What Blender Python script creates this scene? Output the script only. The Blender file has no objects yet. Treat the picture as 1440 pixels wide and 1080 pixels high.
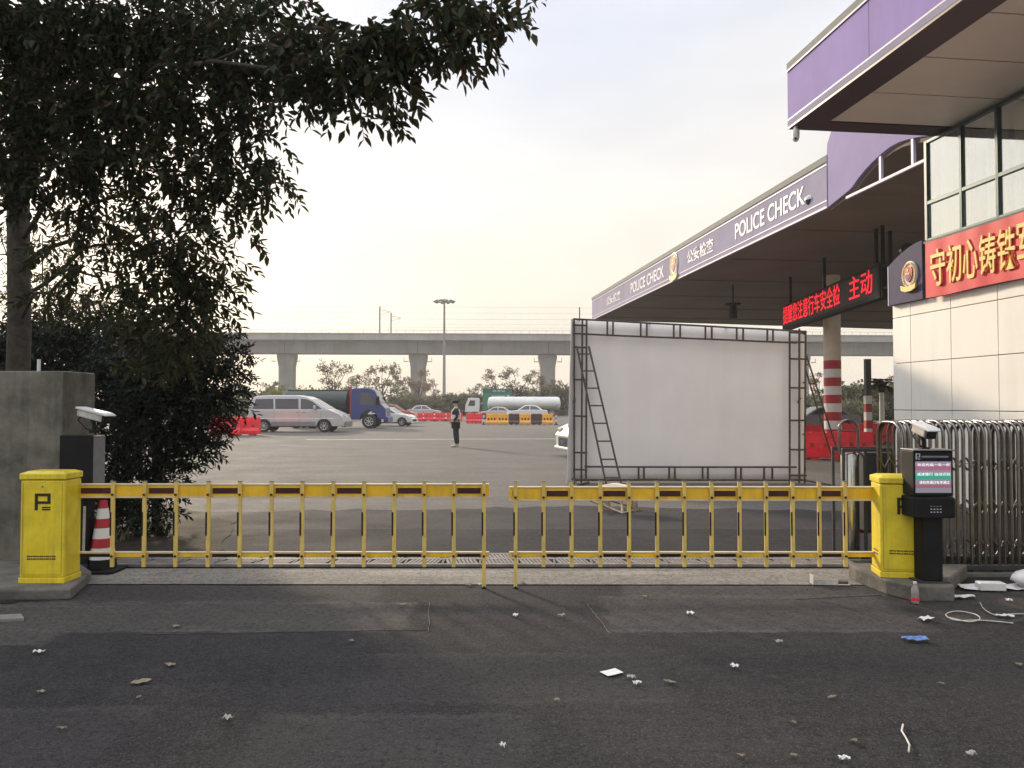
import bpy, bmesh, math, random
import numpy as np
from mathutils import Vector, Matrix
R = math.radians
random.seed(7); rng = np.random.default_rng(11)
sc = bpy.context.scene
COL = sc.collection

# ---------------------------------------------------------------- camera, sky, sun, exposure
F = 1081.0; EYE = 1.65; TH = math.atan(28.0/F)
cam = bpy.data.cameras.new("camera"); camo = bpy.data.objects.new("camera", cam); COL.objects.link(camo)
cam.sensor_width = 36.0; cam.lens = 36.0*F/1440.0; cam.clip_end = 5000; cam.clip_start = 0.05
camo.location = (0, 0, EYE); camo.rotation_euler = (R(90)+TH, 0, 0)
sc.camera = camo
sc.view_settings.view_transform = 'Standard'; sc.view_settings.look = 'None'
sc.view_settings.gamma = 1.0; sc.view_settings.exposure = 0.34

SUN_AZ = R(31)      # left of straight ahead
SUN_EL = R(19)
sd = Vector((-math.sin(SUN_AZ)*math.cos(SUN_EL), math.cos(SUN_AZ)*math.cos(SUN_EL), math.sin(SUN_EL)))
sun = bpy.data.lights.new("sun", 'SUN'); sun.energy = 3.4; sun.angle = R(6); sun.color = (1.0, 0.82, 0.60)
suno = bpy.data.objects.new("sun", sun); COL.objects.link(suno)
suno.rotation_euler = sd.to_track_quat('Z', 'Y').to_euler(); suno.location = (-20, 30, 20)

w = bpy.data.worlds.new("World"); sc.world = w; w.use_nodes = True
nt = w.node_tree; nt.nodes.clear()
def N(t, **k):
    n = nt.nodes.new(t)
    for a, b in k.items(): setattr(n, a, b)
    return n
out = N('ShaderNodeOutputWorld'); bg = N('ShaderNodeBackground'); nt.links.new(bg.outputs[0], out.inputs[0])
sky = N('ShaderNodeTexSky'); sky.sky_type = 'NISHITA'; sky.sun_disc = False
sky.sun_elevation = SUN_EL; sky.sun_rotation = -SUN_AZ; sky.dust_density = 3.0; sky.air_density = 1.0
tc = N('ShaderNodeTexCoord'); sep = N('ShaderNodeSeparateXYZ'); nt.links.new(tc.outputs['Generated'], sep.inputs[0])
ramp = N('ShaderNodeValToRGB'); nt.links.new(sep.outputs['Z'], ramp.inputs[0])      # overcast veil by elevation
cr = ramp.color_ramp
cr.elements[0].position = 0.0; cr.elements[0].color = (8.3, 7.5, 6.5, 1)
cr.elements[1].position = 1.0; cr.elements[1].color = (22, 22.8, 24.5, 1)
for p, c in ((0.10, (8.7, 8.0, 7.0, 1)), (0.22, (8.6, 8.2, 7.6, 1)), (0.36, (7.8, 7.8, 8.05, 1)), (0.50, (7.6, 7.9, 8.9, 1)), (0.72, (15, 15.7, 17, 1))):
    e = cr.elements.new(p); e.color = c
mp = N('ShaderNodeMapping'); mp.inputs['Scale'].default_value = (1.5, 1.5, 4.0); nt.links.new(tc.outputs['Generated'], mp.inputs[0])
nz = N('ShaderNodeTexNoise'); nz.inputs['Scale'].default_value = 1.6; nz.inputs['Detail'].default_value = 5; nz.inputs['Roughness'].default_value = .5
nt.links.new(mp.outputs[0], nz.inputs['Vector'])
nr = N('ShaderNodeMapRange'); nr.inputs['From Min'].default_value = .32; nr.inputs['From Max'].default_value = .68
nr.inputs['To Min'].default_value = .87; nr.inputs['To Max'].default_value = 1.08; nt.links.new(nz.outputs['Fac'], nr.inputs[0])
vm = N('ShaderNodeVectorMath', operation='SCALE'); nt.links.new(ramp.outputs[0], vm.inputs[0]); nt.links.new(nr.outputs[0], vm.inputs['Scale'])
mx = N('ShaderNodeMix', data_type='RGBA'); mx.inputs[0].default_value = .88
n2_ = N('ShaderNodeTexNoise'); n2_.inputs['Scale'].default_value = .9; n2_.inputs['Detail'].default_value = 4; nt.links.new(mp.outputs[0], n2_.inputs['Vector'])
r2_ = N('ShaderNodeValToRGB'); nt.links.new(n2_.outputs['Fac'], r2_.inputs[0]); r2_.color_ramp.elements[0].position = .36; r2_.color_ramp.elements[1].position = .62
r2_.color_ramp.elements[0].color = (.86, .90, .96, 1); r2_.color_ramp.elements[1].color = (1.0, .975, .93, 1)
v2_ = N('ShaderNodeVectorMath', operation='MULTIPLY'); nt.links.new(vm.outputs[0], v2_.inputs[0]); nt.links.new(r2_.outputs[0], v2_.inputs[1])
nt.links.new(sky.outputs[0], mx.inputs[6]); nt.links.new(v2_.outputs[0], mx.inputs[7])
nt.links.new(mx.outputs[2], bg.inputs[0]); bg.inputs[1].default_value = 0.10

# ---------------------------------------------------------------- helpers
def W(px, py, D):
    u = (px-720)/F; v = (540-py)/F
    dy = math.cos(TH)-v*math.sin(TH); dz = math.sin(TH)+v*math.cos(TH); t = D/dy
    return Vector((u*t, D, EYE+dz*t))
def G(px, py, z=0.0):
    u = (px-720)/F; v = (540-py)/F
    dy = math.cos(TH)-v*math.sin(TH); dz = math.sin(TH)+v*math.cos(TH); t = (z-EYE)/dz
    return Vector((u*t, dy*t, z))

def mat(name, c, rough=.6, metal=0., var=.12, scale=6., bump=0., bscale=None, c2=None, spec=None, emis=None, estr=0., coat=0., alpha=None, trans=0., streak=0., sscale=6., dirt=None):
    m = bpy.data.materials.new(name); m.use_nodes = True; t = m.node_tree; b = t.nodes['Principled BSDF']
    b.inputs['Roughness'].default_value = rough; b.inputs['Metallic'].default_value = metal
    if spec is not None: b.inputs['Specular IOR Level'].default_value = spec
    if coat: b.inputs['Coat Weight'].default_value = coat
    if trans: b.inputs['Transmission Weight'].default_value = trans
    if emis: b.inputs['Emission Color'].default_value = (*emis, 1); b.inputs['Emission Strength'].default_value = estr
    co = t.nodes.new('ShaderNodeTexCoord'); n = t.nodes.new('ShaderNodeTexNoise')
    n.inputs['Scale'].default_value = scale; n.inputs['Detail'].default_value = 6; n.inputs['Roughness'].default_value = .62
    t.links.new(co.outputs['Object'], n.inputs['Vector'])
    r = t.nodes.new('ShaderNodeValToRGB'); t.links.new(n.outputs['Fac'], r.inputs[0])
    a = tuple(x*(1-var) for x in c); d = c2 if c2 else tuple(min(1, x*(1+var)) for x in c)
    r.color_ramp.elements[0].position = .33; r.color_ramp.elements[1].position = .67
    r.color_ramp.elements[0].color = (*a, 1); r.color_ramp.elements[1].color = (*d, 1)
    col = r.outputs[0]
    if streak:
        mp_ = t.nodes.new('ShaderNodeMapping'); mp_.inputs['Scale'].default_value = (sscale, sscale, sscale*.07); t.links.new(co.outputs['Object'], mp_.inputs[0])
        n3 = t.nodes.new('ShaderNodeTexNoise'); n3.inputs['Scale'].default_value = 1.0; n3.inputs['Detail'].default_value = 7; n3.inputs['Roughness'].default_value = .7; t.links.new(mp_.outputs[0], n3.inputs['Vector'])
        m3 = t.nodes.new('ShaderNodeMapRange'); m3.inputs['From Min'].default_value = .48; m3.inputs['From Max'].default_value = .74; m3.inputs['To Max'].default_value = streak; t.links.new(n3.outputs['Fac'], m3.inputs[0])
        x3 = t.nodes.new('ShaderNodeMix'); x3.data_type = 'RGBA'; t.links.new(m3.outputs[0], x3.inputs[0]); t.links.new(col, x3.inputs[6]); x3.inputs[7].default_value = (*(dirt or tuple(v*.35 for v in c)), 1); col = x3.outputs[2]
    t.links.new(col, b.inputs['Base Color'])
    if bump:
        n2 = t.nodes.new('ShaderNodeTexNoise'); n2.inputs['Scale'].default_value = bscale or scale*4; n2.inputs['Detail'].default_value = 4
        t.links.new(co.outputs['Object'], n2.inputs['Vector'])
        bp = t.nodes.new('ShaderNodeBump'); bp.inputs['Strength'].default_value = bump; bp.inputs['Distance'].default_value = .02
        t.links.new(n2.outputs['Fac'], bp.inputs['Height']); t.links.new(bp.outputs[0], b.inputs['Normal'])
    return m

class MB:
    def __init__(s): s.v = []; s.f = []; s.m = []
    def add(s, vs, fs, mi=0):
        o = len(s.v); s.v += [tuple(p) for p in vs]; s.f += [tuple(i+o for i in q) for q in fs]; s.m += [mi]*len(fs); return s
    def box(s, x0, x1, y0, y1, z0, z1, mi=0, M=None):
        vs = [Vector(p) for p in ((x0,y0,z0),(x1,y0,z0),(x1,y1,z0),(x0,y1,z0),(x0,y0,z1),(x1,y0,z1),(x1,y1,z1),(x0,y1,z1))]
        if M: vs = [M @ p for p in vs]
        return s.add(vs, [(0,3,2,1),(4,5,6,7),(0,1,5,4),(1,2,6,5),(2,3,7,6),(3,0,4,7)], mi)
    def prism(s, pts, fn, a, b, mi=0):
        # pts 2-D polygon; fn(u,v,w)->xyz
        n = len(pts); vs = [fn(u, v, a) for u, v in pts]+[fn(u, v, b) for u, v in pts]
        fs = [tuple(range(n))[::-1], tuple(range(n, 2*n))]+[(i, (i+1) % n, n+(i+1) % n, n+i) for i in range(n)]
        return s.add(vs, fs, mi)
    def tube(s, pts, r, n=8, mi=0, cap=True):
        pts = [Vector(p) for p in pts]; rs = r if isinstance(r, (list, tuple)) else [r]*len(pts)
        vs = []; up = None
        for i, p in enumerate(pts):
            d = (pts[min(i+1, len(pts)-1)]-pts[max(i-1, 0)]).normalized()
            if up is None:
                up = Vector((0, 0, 1)) if abs(d.z) < .9 else Vector((1, 0, 0))
            a = d.cross(up)
            if a.length < 1e-4: a = d.cross(Vector((0, 1, 0)))
            a.normalize(); b = d.cross(a); up = -b
            for k in range(n):
                t = 2*math.pi*k/n; vs.append(p+(a*math.cos(t)+b*math.sin(t))*rs[i])
        fs = []
        for i in range(len(pts)-1):
            for k in range(n):
                k2 = (k+1) % n; fs.append((i*n+k, i*n+k2, (i+1)*n+k2, (i+1)*n+k))
        if cap: fs += [tuple(range(n))[::-1], tuple(range((len(pts)-1)*n, len(pts)*n))]
        return s.add(vs, fs, mi)
    def lathe(s, prof, n=20, mi=0, fn=None, cap=True):
        # prof list of (r, h); fn(x,y,h)
        fn = fn or (lambda x, y, h: (x, y, h)); vs = []
        for r, h in prof:
            for k in range(n):
                t = 2*math.pi*k/n; vs.append(fn(r*math.cos(t), r*math.sin(t), h))
        fs = []
        for i in range(len(prof)-1):
            for k in range(n):
                k2 = (k+1) % n; fs.append((i*n+k, i*n+k2, (i+1)*n+k2, (i+1)*n+k))
        if cap: fs += [tuple(range(n))[::-1], tuple(range((len(prof)-1)*n, len(prof)*n))]
        return s.add(vs, fs, mi)
    def build(s, name, m, parent=None, bevel=0., smooth=False, seg=2):
        me = bpy.data.meshes.new(name); me.from_pydata([tuple(v) for v in s.v], [], s.f)
        ms = m if isinstance(m, (list, tuple)) else [m]
        for x in ms: me.materials.append(x)
        if len(ms) > 1: me.polygons.foreach_set('material_index', s.m)
        bm = bmesh.new(); bm.from_mesh(me); bmesh.ops.recalc_face_normals(bm, faces=bm.faces); bm.to_mesh(me); bm.free()
        if smooth: me.shade_smooth() if hasattr(me, 'shade_smooth') else None
        o = bpy.data.objects.new(name, me); COL.objects.link(o); o.parent = parent
        if bevel:
            bv = o.modifiers.new('bevel', 'BEVEL'); bv.width = bevel; bv.segments = seg; bv.limit_method = 'ANGLE'; bv.angle_limit = R(40)
        if smooth:
            es = o.modifiers.new('split', 'EDGE_SPLIT'); es.split_angle = R(40)
        return o
def tag(o, label, cat, group=None):
    o['label'] = label; o['category'] = cat
    if group: o['group'] = group
    return o
def T(name, label, cat, loc=(0, 0, 0), rz=0., group=None):
    o = bpy.data.objects.new(name, None); COL.objects.link(o); o.location = loc; o.rotation_euler = (0, 0, rz); o.empty_display_size = .3
    return tag(o, label, cat, group)
def S(o, kind='structure'): o['kind'] = kind; return o
def copy_tree(o, parent=None):
    c = o.copy(); COL.objects.link(c); c.parent = parent
    for ch in [x for x in bpy.data.objects if x.parent == o]: copy_tree(ch, c)
    return c
def dup(root, loc, rz, label, sc_=None):
    c = copy_tree(root); c.location = loc; c.rotation_euler = (0, 0, rz); c['label'] = label
    if sc_: c.scale = sc_
    return c
def text(body, m, parent, name, x0, x1, z0, z1, y, depth=.01, per=None, facing=None):
    """lettering in the local XZ plane facing -Y, fitted to the rectangle"""
    cu = bpy.data.curves.new('t', 'FONT'); cu.body = body; cu.size = 1; cu.extrude = 0.02; cu.offset = per or 0.0
    o = bpy.data.objects.new('t', cu); COL.objects.link(o)
    bpy.context.view_layer.update(); dg = bpy.context.evaluated_depsgraph_get()
    me = bpy.data.meshes.new_from_object(o.evaluated_get(dg)); bpy.data.objects.remove(o)
    n = len(me.vertices); a = np.empty(n*3); me.vertices.foreach_get('co', a); a = a.reshape(-1, 3)
    mn = a.min(0); mxx = a.max(0); q = (a-mn)/np.maximum(mxx-mn, 1e-6)
    b = np.stack([x0+q[:, 0]*(x1-x0), y-depth*q[:, 2], z0+q[:, 1]*(z1-z0)], 1)
    me.vertices.foreach_set('co', b.ravel()); me.materials.clear(); me.materials.append(m); me.name = name
    ob = bpy.data.objects.new(name, me); COL.objects.link(ob); ob.parent = parent
    return ob

# ---------------------------------------------------------------- materials
M = {}
M['conc'] = mat('concrete', (.22, .21, .19), .9, var=.35, scale=3, bump=.35)
M['concd'] = mat('pad_concrete', (.12, .11, .095), .9, var=.35, scale=5, bump=.4)
M['pillar'] = mat('mossy_concrete', (.13, .12, .095), .92, var=.45, scale=2.5, bump=.5, c2=(.24, .225, .18), streak=.6, sscale=7)
M['via'] = mat('viaduct_concrete', (.25, .245, .23), .9, var=.2, scale=.12, streak=.5, sscale=.5)
M['via2'] = mat('viaduct_parapet_concrete', (.31, .305, .29), .9, var=.15, scale=.2, streak=.45, sscale=.7)
M['yel'] = mat('yellow_enamel', (.74, .56, .02), .42, var=.14, scale=5, bump=.05, bscale=50, coat=.1, c2=(.84, .66, .025), streak=.42, sscale=16, dirt=(.20, .16, .05))
M['yelb'] = mat('barrier_yellow', (.80, .48, .02), .42, var=.12, scale=6, streak=.4, sscale=12, dirt=(.25, .16, .06))
M['palew'] = mat('pale_yellow_post', (.66, .48, .12), .5, var=.12, scale=8)
M['pinkw'] = mat('cream_edge_strip', (.62, .52, .36), .5, var=.1)
M['blk'] = mat('black_plastic', (.010, .010, .011), .6, var=.2, spec=.2)
M['blkp'] = mat('black_print', (.02, .015, .012), .5, var=.1)
M['dred'] = mat('dark_maroon_reflector', (.045, .008, .008), .35, var=.3, scale=10)
M['stl'] = mat('brushed_steel', (.19, .18, .17), .30, 1., var=.3, scale=5)
M['stlm'] = mat('mirror_steel', (.5, .49, .46), .2, 1., var=.15, scale=4, bump=.06, bscale=9)
M['dgrey'] = mat('dark_grey_metal', (.05, .052, .055), .5, .3, var=.2)
M['grey'] = mat('grey_metal', (.22, .22, .23), .5, .3, var=.15)
M['wht'] = mat('white_plastic', (.72, .71, .69), .42, var=.05)
M['dirtyw'] = mat('dirty_white', (.5, .48, .44), .6, var=.25, scale=9)
M['glassd'] = mat('dark_glass', (.02, .022, .026), .08, var=.1, spec=.8)
M['glassv'] = mat('vehicle_glass', (.045, .045, .055), .1, var=.1, spec=.9)
M['rub'] = mat('tyre_rubber', (.02, .02, .02), .85, var=.2)
M['rim'] = mat('alloy_rim', (.5, .5, .5), .35, .7, var=.2)
M['redp'] = mat('red_barrier_plastic', (.72, .015, .03), .45, var=.15, scale=5)
M['yelp'] = mat('yellow_barrier_plastic', (.80, .36, .02), .5, var=.12, scale=5)
M['dkp'] = mat('dark_barrier_plastic', (.05, .02, .02), .5, var=.2)
M['reds'] = mat('red_reflective', (.42, .02, .03), .5, var=.15)
M['purp'] = mat('purple_fascia', (.29, .225, .49), .75, var=.09, scale=.8, spec=.2, streak=.28, sscale=3.5, dirt=(.20, .17, .30))
M['purpg'] = mat('grey_purple_fascia', (.315, .30, .405), .8, var=.1, scale=.6, spec=.15, streak=.35, sscale=2.5, dirt=(.2, .19, .26))
M['lilac'] = mat('fascia_line_white', (.52, .48, .60), .5, var=.05)
M['capg'] = mat('fascia_cap_grey', (.20, .21, .20), .7, var=.1, spec=.2)
M['soffd'] = mat('dark_brown_trim', (.035, .02, .03), .45, var=.15)
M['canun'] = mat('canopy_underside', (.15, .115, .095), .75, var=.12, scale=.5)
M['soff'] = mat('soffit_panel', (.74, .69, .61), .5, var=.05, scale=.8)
M['wall'] = mat('cream_wall_panel', (.87, .845, .775), .5, var=.035, scale=1.1, streak=.22, sscale=3, dirt=(.55, .52, .46))
M['joint'] = mat('panel_joint', (.16, .15, .13), .8)
M['fram'] = mat('teal_window_frame', (.05, .085, .09), .4, .4, var=.15)
M['ban'] = mat('red_banner_cloth', (.72, .03, .045), .6, var=.08, scale=3, bump=.15, bscale=6)
M['gold'] = mat('golden_yellow_letters', (.85, .62, .14), .5, var=.08)
M['bluep'] = mat('slate_purple_panel', (.075, .065, .12), .8, var=.12)
M['letw'] = mat('white_letters', (.58, .56, .62), .5, var=.05)
M['led'] = mat('red_led_text', (.5, .01, .01), .5, emis=(1, .012, .03), estr=.85)
M['ledb'] = mat('led_board_face', (.015, .008, .009), .6)
M['fab'] = mat('white_sheet_fabric', (.87, .825, .785), .85, var=.03, scale=1.2, bump=.25, bscale=2.2, streak=.16, sscale=2.2, dirt=(.6, .56, .52))
M['rust'] = mat('weathered_steel_tube', (.075, .06, .052), .75, var=.45, scale=14, bump=.2)
M['wood'] = mat('raw_timber', (.42, .33, .24), .75, var=.25, scale=12)
M['bark'] = mat('tree_bark', (.06, .05, .036), .95, var=.45, scale=9, bump=.9)
M['barkd'] = mat('dark_bark', (.045, .038, .03), .95, var=.35, scale=9, bump=.6)
M['green'] = mat('dark_green_tank', (.012, .028, .022), .5, var=.25)
M['blue'] = mat('blue_truck_paint', (.013, .032, .17), .3, var=.15, coat=.4)
M['silv'] = mat('silver_car_paint', (.50, .49, .49), .28, .35, var=.05, coat=.5)
M['carw'] = mat('white_car_paint', (.66, .66, .64), .28, var=.04, coat=.5)
M['carr'] = mat('red_car_paint', (.35, .03, .03), .3, var=.05, coat=.5)
M['lamp'] = mat('headlamp_lens', (.45, .42, .38), .15, var=.2)
M['sgn'] = mat('green_sign_face', (.02, .17, .12), .5, var=.15)
M['unif'] = mat('dark_uniform_cloth', (.018, .018, .022), .85, var=.2)
M['skin'] = mat('skin', (.42, .26, .18), .55, var=.08)
M['vest'] = mat('reflective_vest', (.62, .60, .58), .5, var=.1)
M['brick'] = mat('cloth_band_red', (.30, .03, .03), .7)
M['paper'] = mat('white_paper', (.66, .65, .63), .8, var=.08, scale=20)
M['tissue'] = mat('grey_scrap', (.36, .34, .31), .85, var=.25, scale=30)
M['dleaf'] = mat('dry_leaf', (.22, .18, .12), .85, var=.35, scale=30)
M['bluef'] = mat('blue_plastic_film', (.08, .17, .42), .4, var=.25, scale=20)
M['curt'] = mat('cream_curtain', (.80, .74, .60), .9, var=.07, scale=3)
M['mast'] = mat('galvanised_mast', (.25, .25, .25), .6, .3, var=.15)
M['iron'] = mat('cast_grate', (.19, .17, .155), .7, .2, var=.3, scale=8)
M['drain_shade'] = mat('drain_shade_black', (.012, .012, .012), .95)

def leafmat(name, cols, rough=.5, tr=.25):
    m = bpy.data.materials.new(name); m.use_nodes = True; t = m.node_tree; b = t.nodes['Principled BSDF']
    g = t.nodes.new('ShaderNodeNewGeometry'); r = t.nodes.new('ShaderNodeValToRGB'); t.links.new(g.outputs['Random Per Island'], r.inputs[0])
    n = len(cols)
    r.color_ramp.elements[0].color = (*cols[0], 1); r.color_ramp.elements[1].color = (*cols[-1], 1)
    for i in range(1, n-1):
        e = r.color_ramp.elements.new(i/(n-1)); e.color = (*cols[i], 1)
    nz = t.nodes.new('ShaderNodeTexNoise'); nz.inputs['Scale'].default_value = 1.3
    mp_ = t.nodes.new('ShaderNodeMapRange'); mp_.inputs['To Min'].default_value = .6; mp_.inputs['To Max'].default_value = 1.4
    co = t.nodes.new('ShaderNodeTexCoord'); t.links.new(co.outputs['Object'], nz.inputs['Vector']); t.links.new(nz.outputs['Fac'], mp_.inputs[0])
    v = t.nodes.new('ShaderNodeVectorMath'); v.operation = 'SCALE'; t.links.new(r.outputs[0], v.inputs[0]); t.links.new(mp_.outputs[0], v.inputs['Scale'])
    t.links.new(v.outputs[0], b.inputs['Base Color']); b.inputs['Roughness'].default_value = rough; b.inputs['Specular IOR Level'].default_value = .22
    tl = t.nodes.new('ShaderNodeBsdfTranslucent'); t.links.new(v.outputs[0], tl.inputs[0])
    ms = t.nodes.new('ShaderNodeMixShader'); ms.inputs[0].default_value = tr
    t.links.new(b.outputs[0], ms.inputs[1]); t.links.new(tl.outputs[0], ms.inputs[2]); t.links.new(ms.outputs[0], t.nodes['Material Output'].inputs[0])
    return m
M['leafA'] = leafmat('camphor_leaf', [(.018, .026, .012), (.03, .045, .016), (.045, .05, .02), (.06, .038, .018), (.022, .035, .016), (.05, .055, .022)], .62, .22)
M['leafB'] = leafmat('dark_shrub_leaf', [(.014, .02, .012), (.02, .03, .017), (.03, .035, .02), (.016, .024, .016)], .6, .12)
M['leafF'] = leafmat('far_tree_leaf', [(.11, .12, .07), (.15, .15, .09), (.19, .17, .11), (.10, .11, .07)], .7, .3)  # far foliage tones here and below lightened to mimic distance haze
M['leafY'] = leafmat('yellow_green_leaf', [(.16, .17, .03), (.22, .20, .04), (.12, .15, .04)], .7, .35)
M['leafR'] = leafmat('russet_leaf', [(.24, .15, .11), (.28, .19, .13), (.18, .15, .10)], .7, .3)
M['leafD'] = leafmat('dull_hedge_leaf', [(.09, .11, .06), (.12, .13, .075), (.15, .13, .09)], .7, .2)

# ---------------------------------------------------------------- ground
def groundmat(name, base, lite, dark, stains, speck=.5, rough=.9, patches=None, pcol=None):
    m = bpy.data.materials.new(name); m.use_nodes = True; t = m.node_tree; b = t.nodes['Principled BSDF']; L = t.links
    g = t.nodes.new('ShaderNodeNewGeometry')
    def noise(s, d=6, r=.6, vec=None, dist=0):
        n = t.nodes.new('ShaderNodeTexNoise'); n.inputs['Scale'].default_value = s; n.inputs['Detail'].default_value = d
        n.inputs['Roughness'].default_value = r; n.inputs['Distortion'].default_value = dist; L.new(vec or g.outputs['Position'], n.inputs['Vector']); return n.outputs['Fac']
    def mr(x, a, c, lo=0, hi=1):
        n = t.nodes.new('ShaderNodeMapRange'); n.inputs['From Min'].default_value = a; n.inputs['From Max'].default_value = c
        n.inputs['To Min'].default_value = lo; n.inputs['To Max'].default_value = hi; L.new(x, n.inputs[0]); return n.outputs[0]
    def mix(f, a, c):
        n = t.nodes.new('ShaderNodeMix'); n.data_type = 'RGBA'; L.new(f, n.inputs[0])
        for s, i in ((a, 6), (c, 7)):
            if isinstance(s, tuple): n.inputs[i].default_value = (*s, 1)
            else: L.new(s, n.inputs[i])
        return n.outputs[2]
    c = mix(mr(noise(.45, 8, .65, dist=.6), .40, .66), base, lite)
    c = mix(mr(noise(1.7, 8, .7), .55, .78, 0, .75), c, dark)
    if stains:
        mpn = t.nodes.new('ShaderNodeMapping'); mpn.inputs['Scale'].default_value = (.25, 1.6, 1); L.new(g.outputs['Position'], mpn.inputs[0])
        c = mix(mr(noise(1.3, 9, .7, mpn.outputs[0]), .52, .72, 0, stains), c, tuple(x*1.9 for x in lite))
    if patches:
        def mth(op, a, b_=None, c_=None):
            n = t.nodes.new('ShaderNodeMath'); n.operation = op
            for i, x in enumerate((a, b_, c_)):
                if x is None: continue
                if isinstance(x, (int, float)): n.inputs[i].default_value = x
                else: L.new(x, n.inputs[i])
            return n.outputs[0]
        sx = t.nodes.new('ShaderNodeSeparateXYZ'); L.new(g.outputs['Position'], sx.inputs[0])
        n1 = mth('MULTIPLY', mth('SUBTRACT', noise(2.2, 9, .75), .5), .55); wx = mth('ADD', sx.outputs[0], n1); wy = mth('ADD', sx.outputs[1], mth('MULTIPLY', n1, .45))
        brk = mr(noise(3.3, 9, .8), .34, .60)
        for (x0, x1, y0, y1, st) in patches:
            ex = mth('MULTIPLY', mr(wx, x0-.05, x0+.05), mr(wx, x1+.05, x1-.05)); ey = mth('MULTIPLY', mr(wy, y0-.03, y0+.03), mr(wy, y1+.03, y1-.03))
            c = mix(mth('MULTIPLY', mth('MULTIPLY', ex, ey), mth('MULTIPLY_ADD', brk, .55*st, .45*st)), c, pcol)
            # dusty rim along the front and back edge
            for yy in (y0, y1):
                ry = mth('MULTIPLY', mr(wy, yy-.05, yy-.0), mr(wy, yy+.05, yy+.0)); c = mix(mth('MULTIPLY', mth('MULTIPLY', ex, ry), mth('MULTIPLY', brk, .7*st)), c, tuple(v*1.9 for v in pcol))
    c = mix(mr(noise(9, 6, .8), .44, .66, 0, .6), c, tuple(x*1.45 for x in lite))
    c = mix(mr(noise(26, 5, .8), .48, .64, 0, .75), c, tuple(x*.7 for x in dark))
    sp = noise(85, 3, .85)
    c2 = mix(mr(sp, .54, .64, 0, speck), c, tuple(min(1, x*3.6) for x in lite))
    L.new(c2, b.inputs['Base Color']); b.inputs['Roughness'].default_value = rough; b.inputs['Specular IOR Level'].default_value = .15
    L.new(mr(noise(.8, 5), .35, .65, rough-.12, rough+.05), b.inputs['Roughness'])
    bp = t.nodes.new('ShaderNodeBump'); bp.inputs['Strength'].default_value = .8; bp.inputs['Distance'].default_value = .012
    L.new(noise(45, 4, .7), bp.inputs['Height']); L.new(bp.outputs[0], b.inputs['Normal'])
    return m
GM_far = groundmat('old_pavement', (.098, .090, .080), (.125, .114, .101), (.072, .066, .060), .5, .3, .9)
GM_asp = groundmat('dark_asphalt', (.0175, .0165, .0174), (.029, .0272, .0276), (.0100, .0096, .0103), .4, .6, .9,
    [(-5.2, -.78, 5.62, 6.40, 1.), (.72, 3.1, 5.62, 6.60, .8), (-3.9, -1.2, 6.45, 7.0, .6), (1.0, 3.3, 6.65, 7.0, .9), (3.3, 6.5, 5.9, 7.0, .8), (-6.5, -3.2, 5.3, 6.3, .9), (-1.3, .1, 3.2, 4.1, .35), (-4.5, -1.9, 3.0, 4.2, .3), (-9, 9, 10.2, 12.6, .55), (-.9, .9, 4.3, 5.1, .25)], (.082, .073, .067))
GM_dust = groundmat('dusty_asphalt', (.042, .037, .036), (.060, .053, .049), (.028, .025, .025), .6, .5)
GM_strip = groundmat('concrete_strip', (.15, .137, .118), (.21, .192, .166), (.07, .064, .055), .7, .4)
GM_earth = groundmat('bare_earth', (.02, .016, .012), (.032, .026, .019), (.014, .013, .009), .3, .4)

def sheet(name, pts, z, m):
    mb = MB(); mb.add([(x, y, z) for x, y in pts], [tuple(range(len(pts)))])
    o = mb.build(name, m); 
    if o.data.polygons[0].normal.z < 0: o.data.flip_normals()
    return S(o)
def ragged(pts, amp=.05, step=.18, seed=1):
    r = random.Random(seed); o = []
    for i in range(len(pts)):
        a = Vector(pts[i]); b = Vector(pts[(i+1) % len(pts)]); n = max(1, int((b-a).length/step))
        d = (b-a).normalized() if (b-a).length else Vector((1, 0)); p = Vector((-d.y, d.x))
        for k in range(n):
            o.append(tuple(a+(b-a)*k/n+p*r.uniform(-amp, amp)))
    return o
sheet('ground', [(-1500, -60), (1500, -60), (1500, 3000), (-1500, 3000)], 0, GM_far)
sheet('asphalt_road', ragged([(-14, -8), (14, -8), (14, 11.2), (6, 11.9), (1, 12.4), (-4, 11.8), (-14, 12.2)], .14, .3, 3), .004, GM_asp)
def gp(l): return [tuple(G(a, b)[:2]) for a, b in l]
# dusty patches either side of the middle lane
sheet('pavement', gp([(108, 823), (1215, 824), (1205, 801), (112, 801)]), .012, GM_strip)
sheet('earth', ragged(gp([(-300, 850), (20, 850), (60, 812), (300, 790), (330, 735), (200, 700), (-500, 700)]), .05, .2, 9), .010, GM_earth)
# saw-cut joints
mb = MB()
for a, b in (((604, 849), (603, 890)), ((825, 850), (858, 892)), ((1165, 846), (1255, 878)), ((1120, 844), (1240, 838)), ((200, 893), (600, 887))):
    p, q = G(*a), G(*b); n = 14; pts = [p.lerp(q, k/n)+Vector((random.uniform(-.006, .006), random.uniform(-.006, .006), .008)) for k in range(n+1)]
    mb.tube(pts, .003, 5)
o = mb.build('road_crack_lines', M['rust']); S(o)
# painted lane line far, faint
sheet('road_marking', gp([(430, 619), (1010, 617), (1010, 616), (430, 618)]), .008, mat('worn_paint', (.24, .23, .21), .8, var=.3, scale=2))

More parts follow.
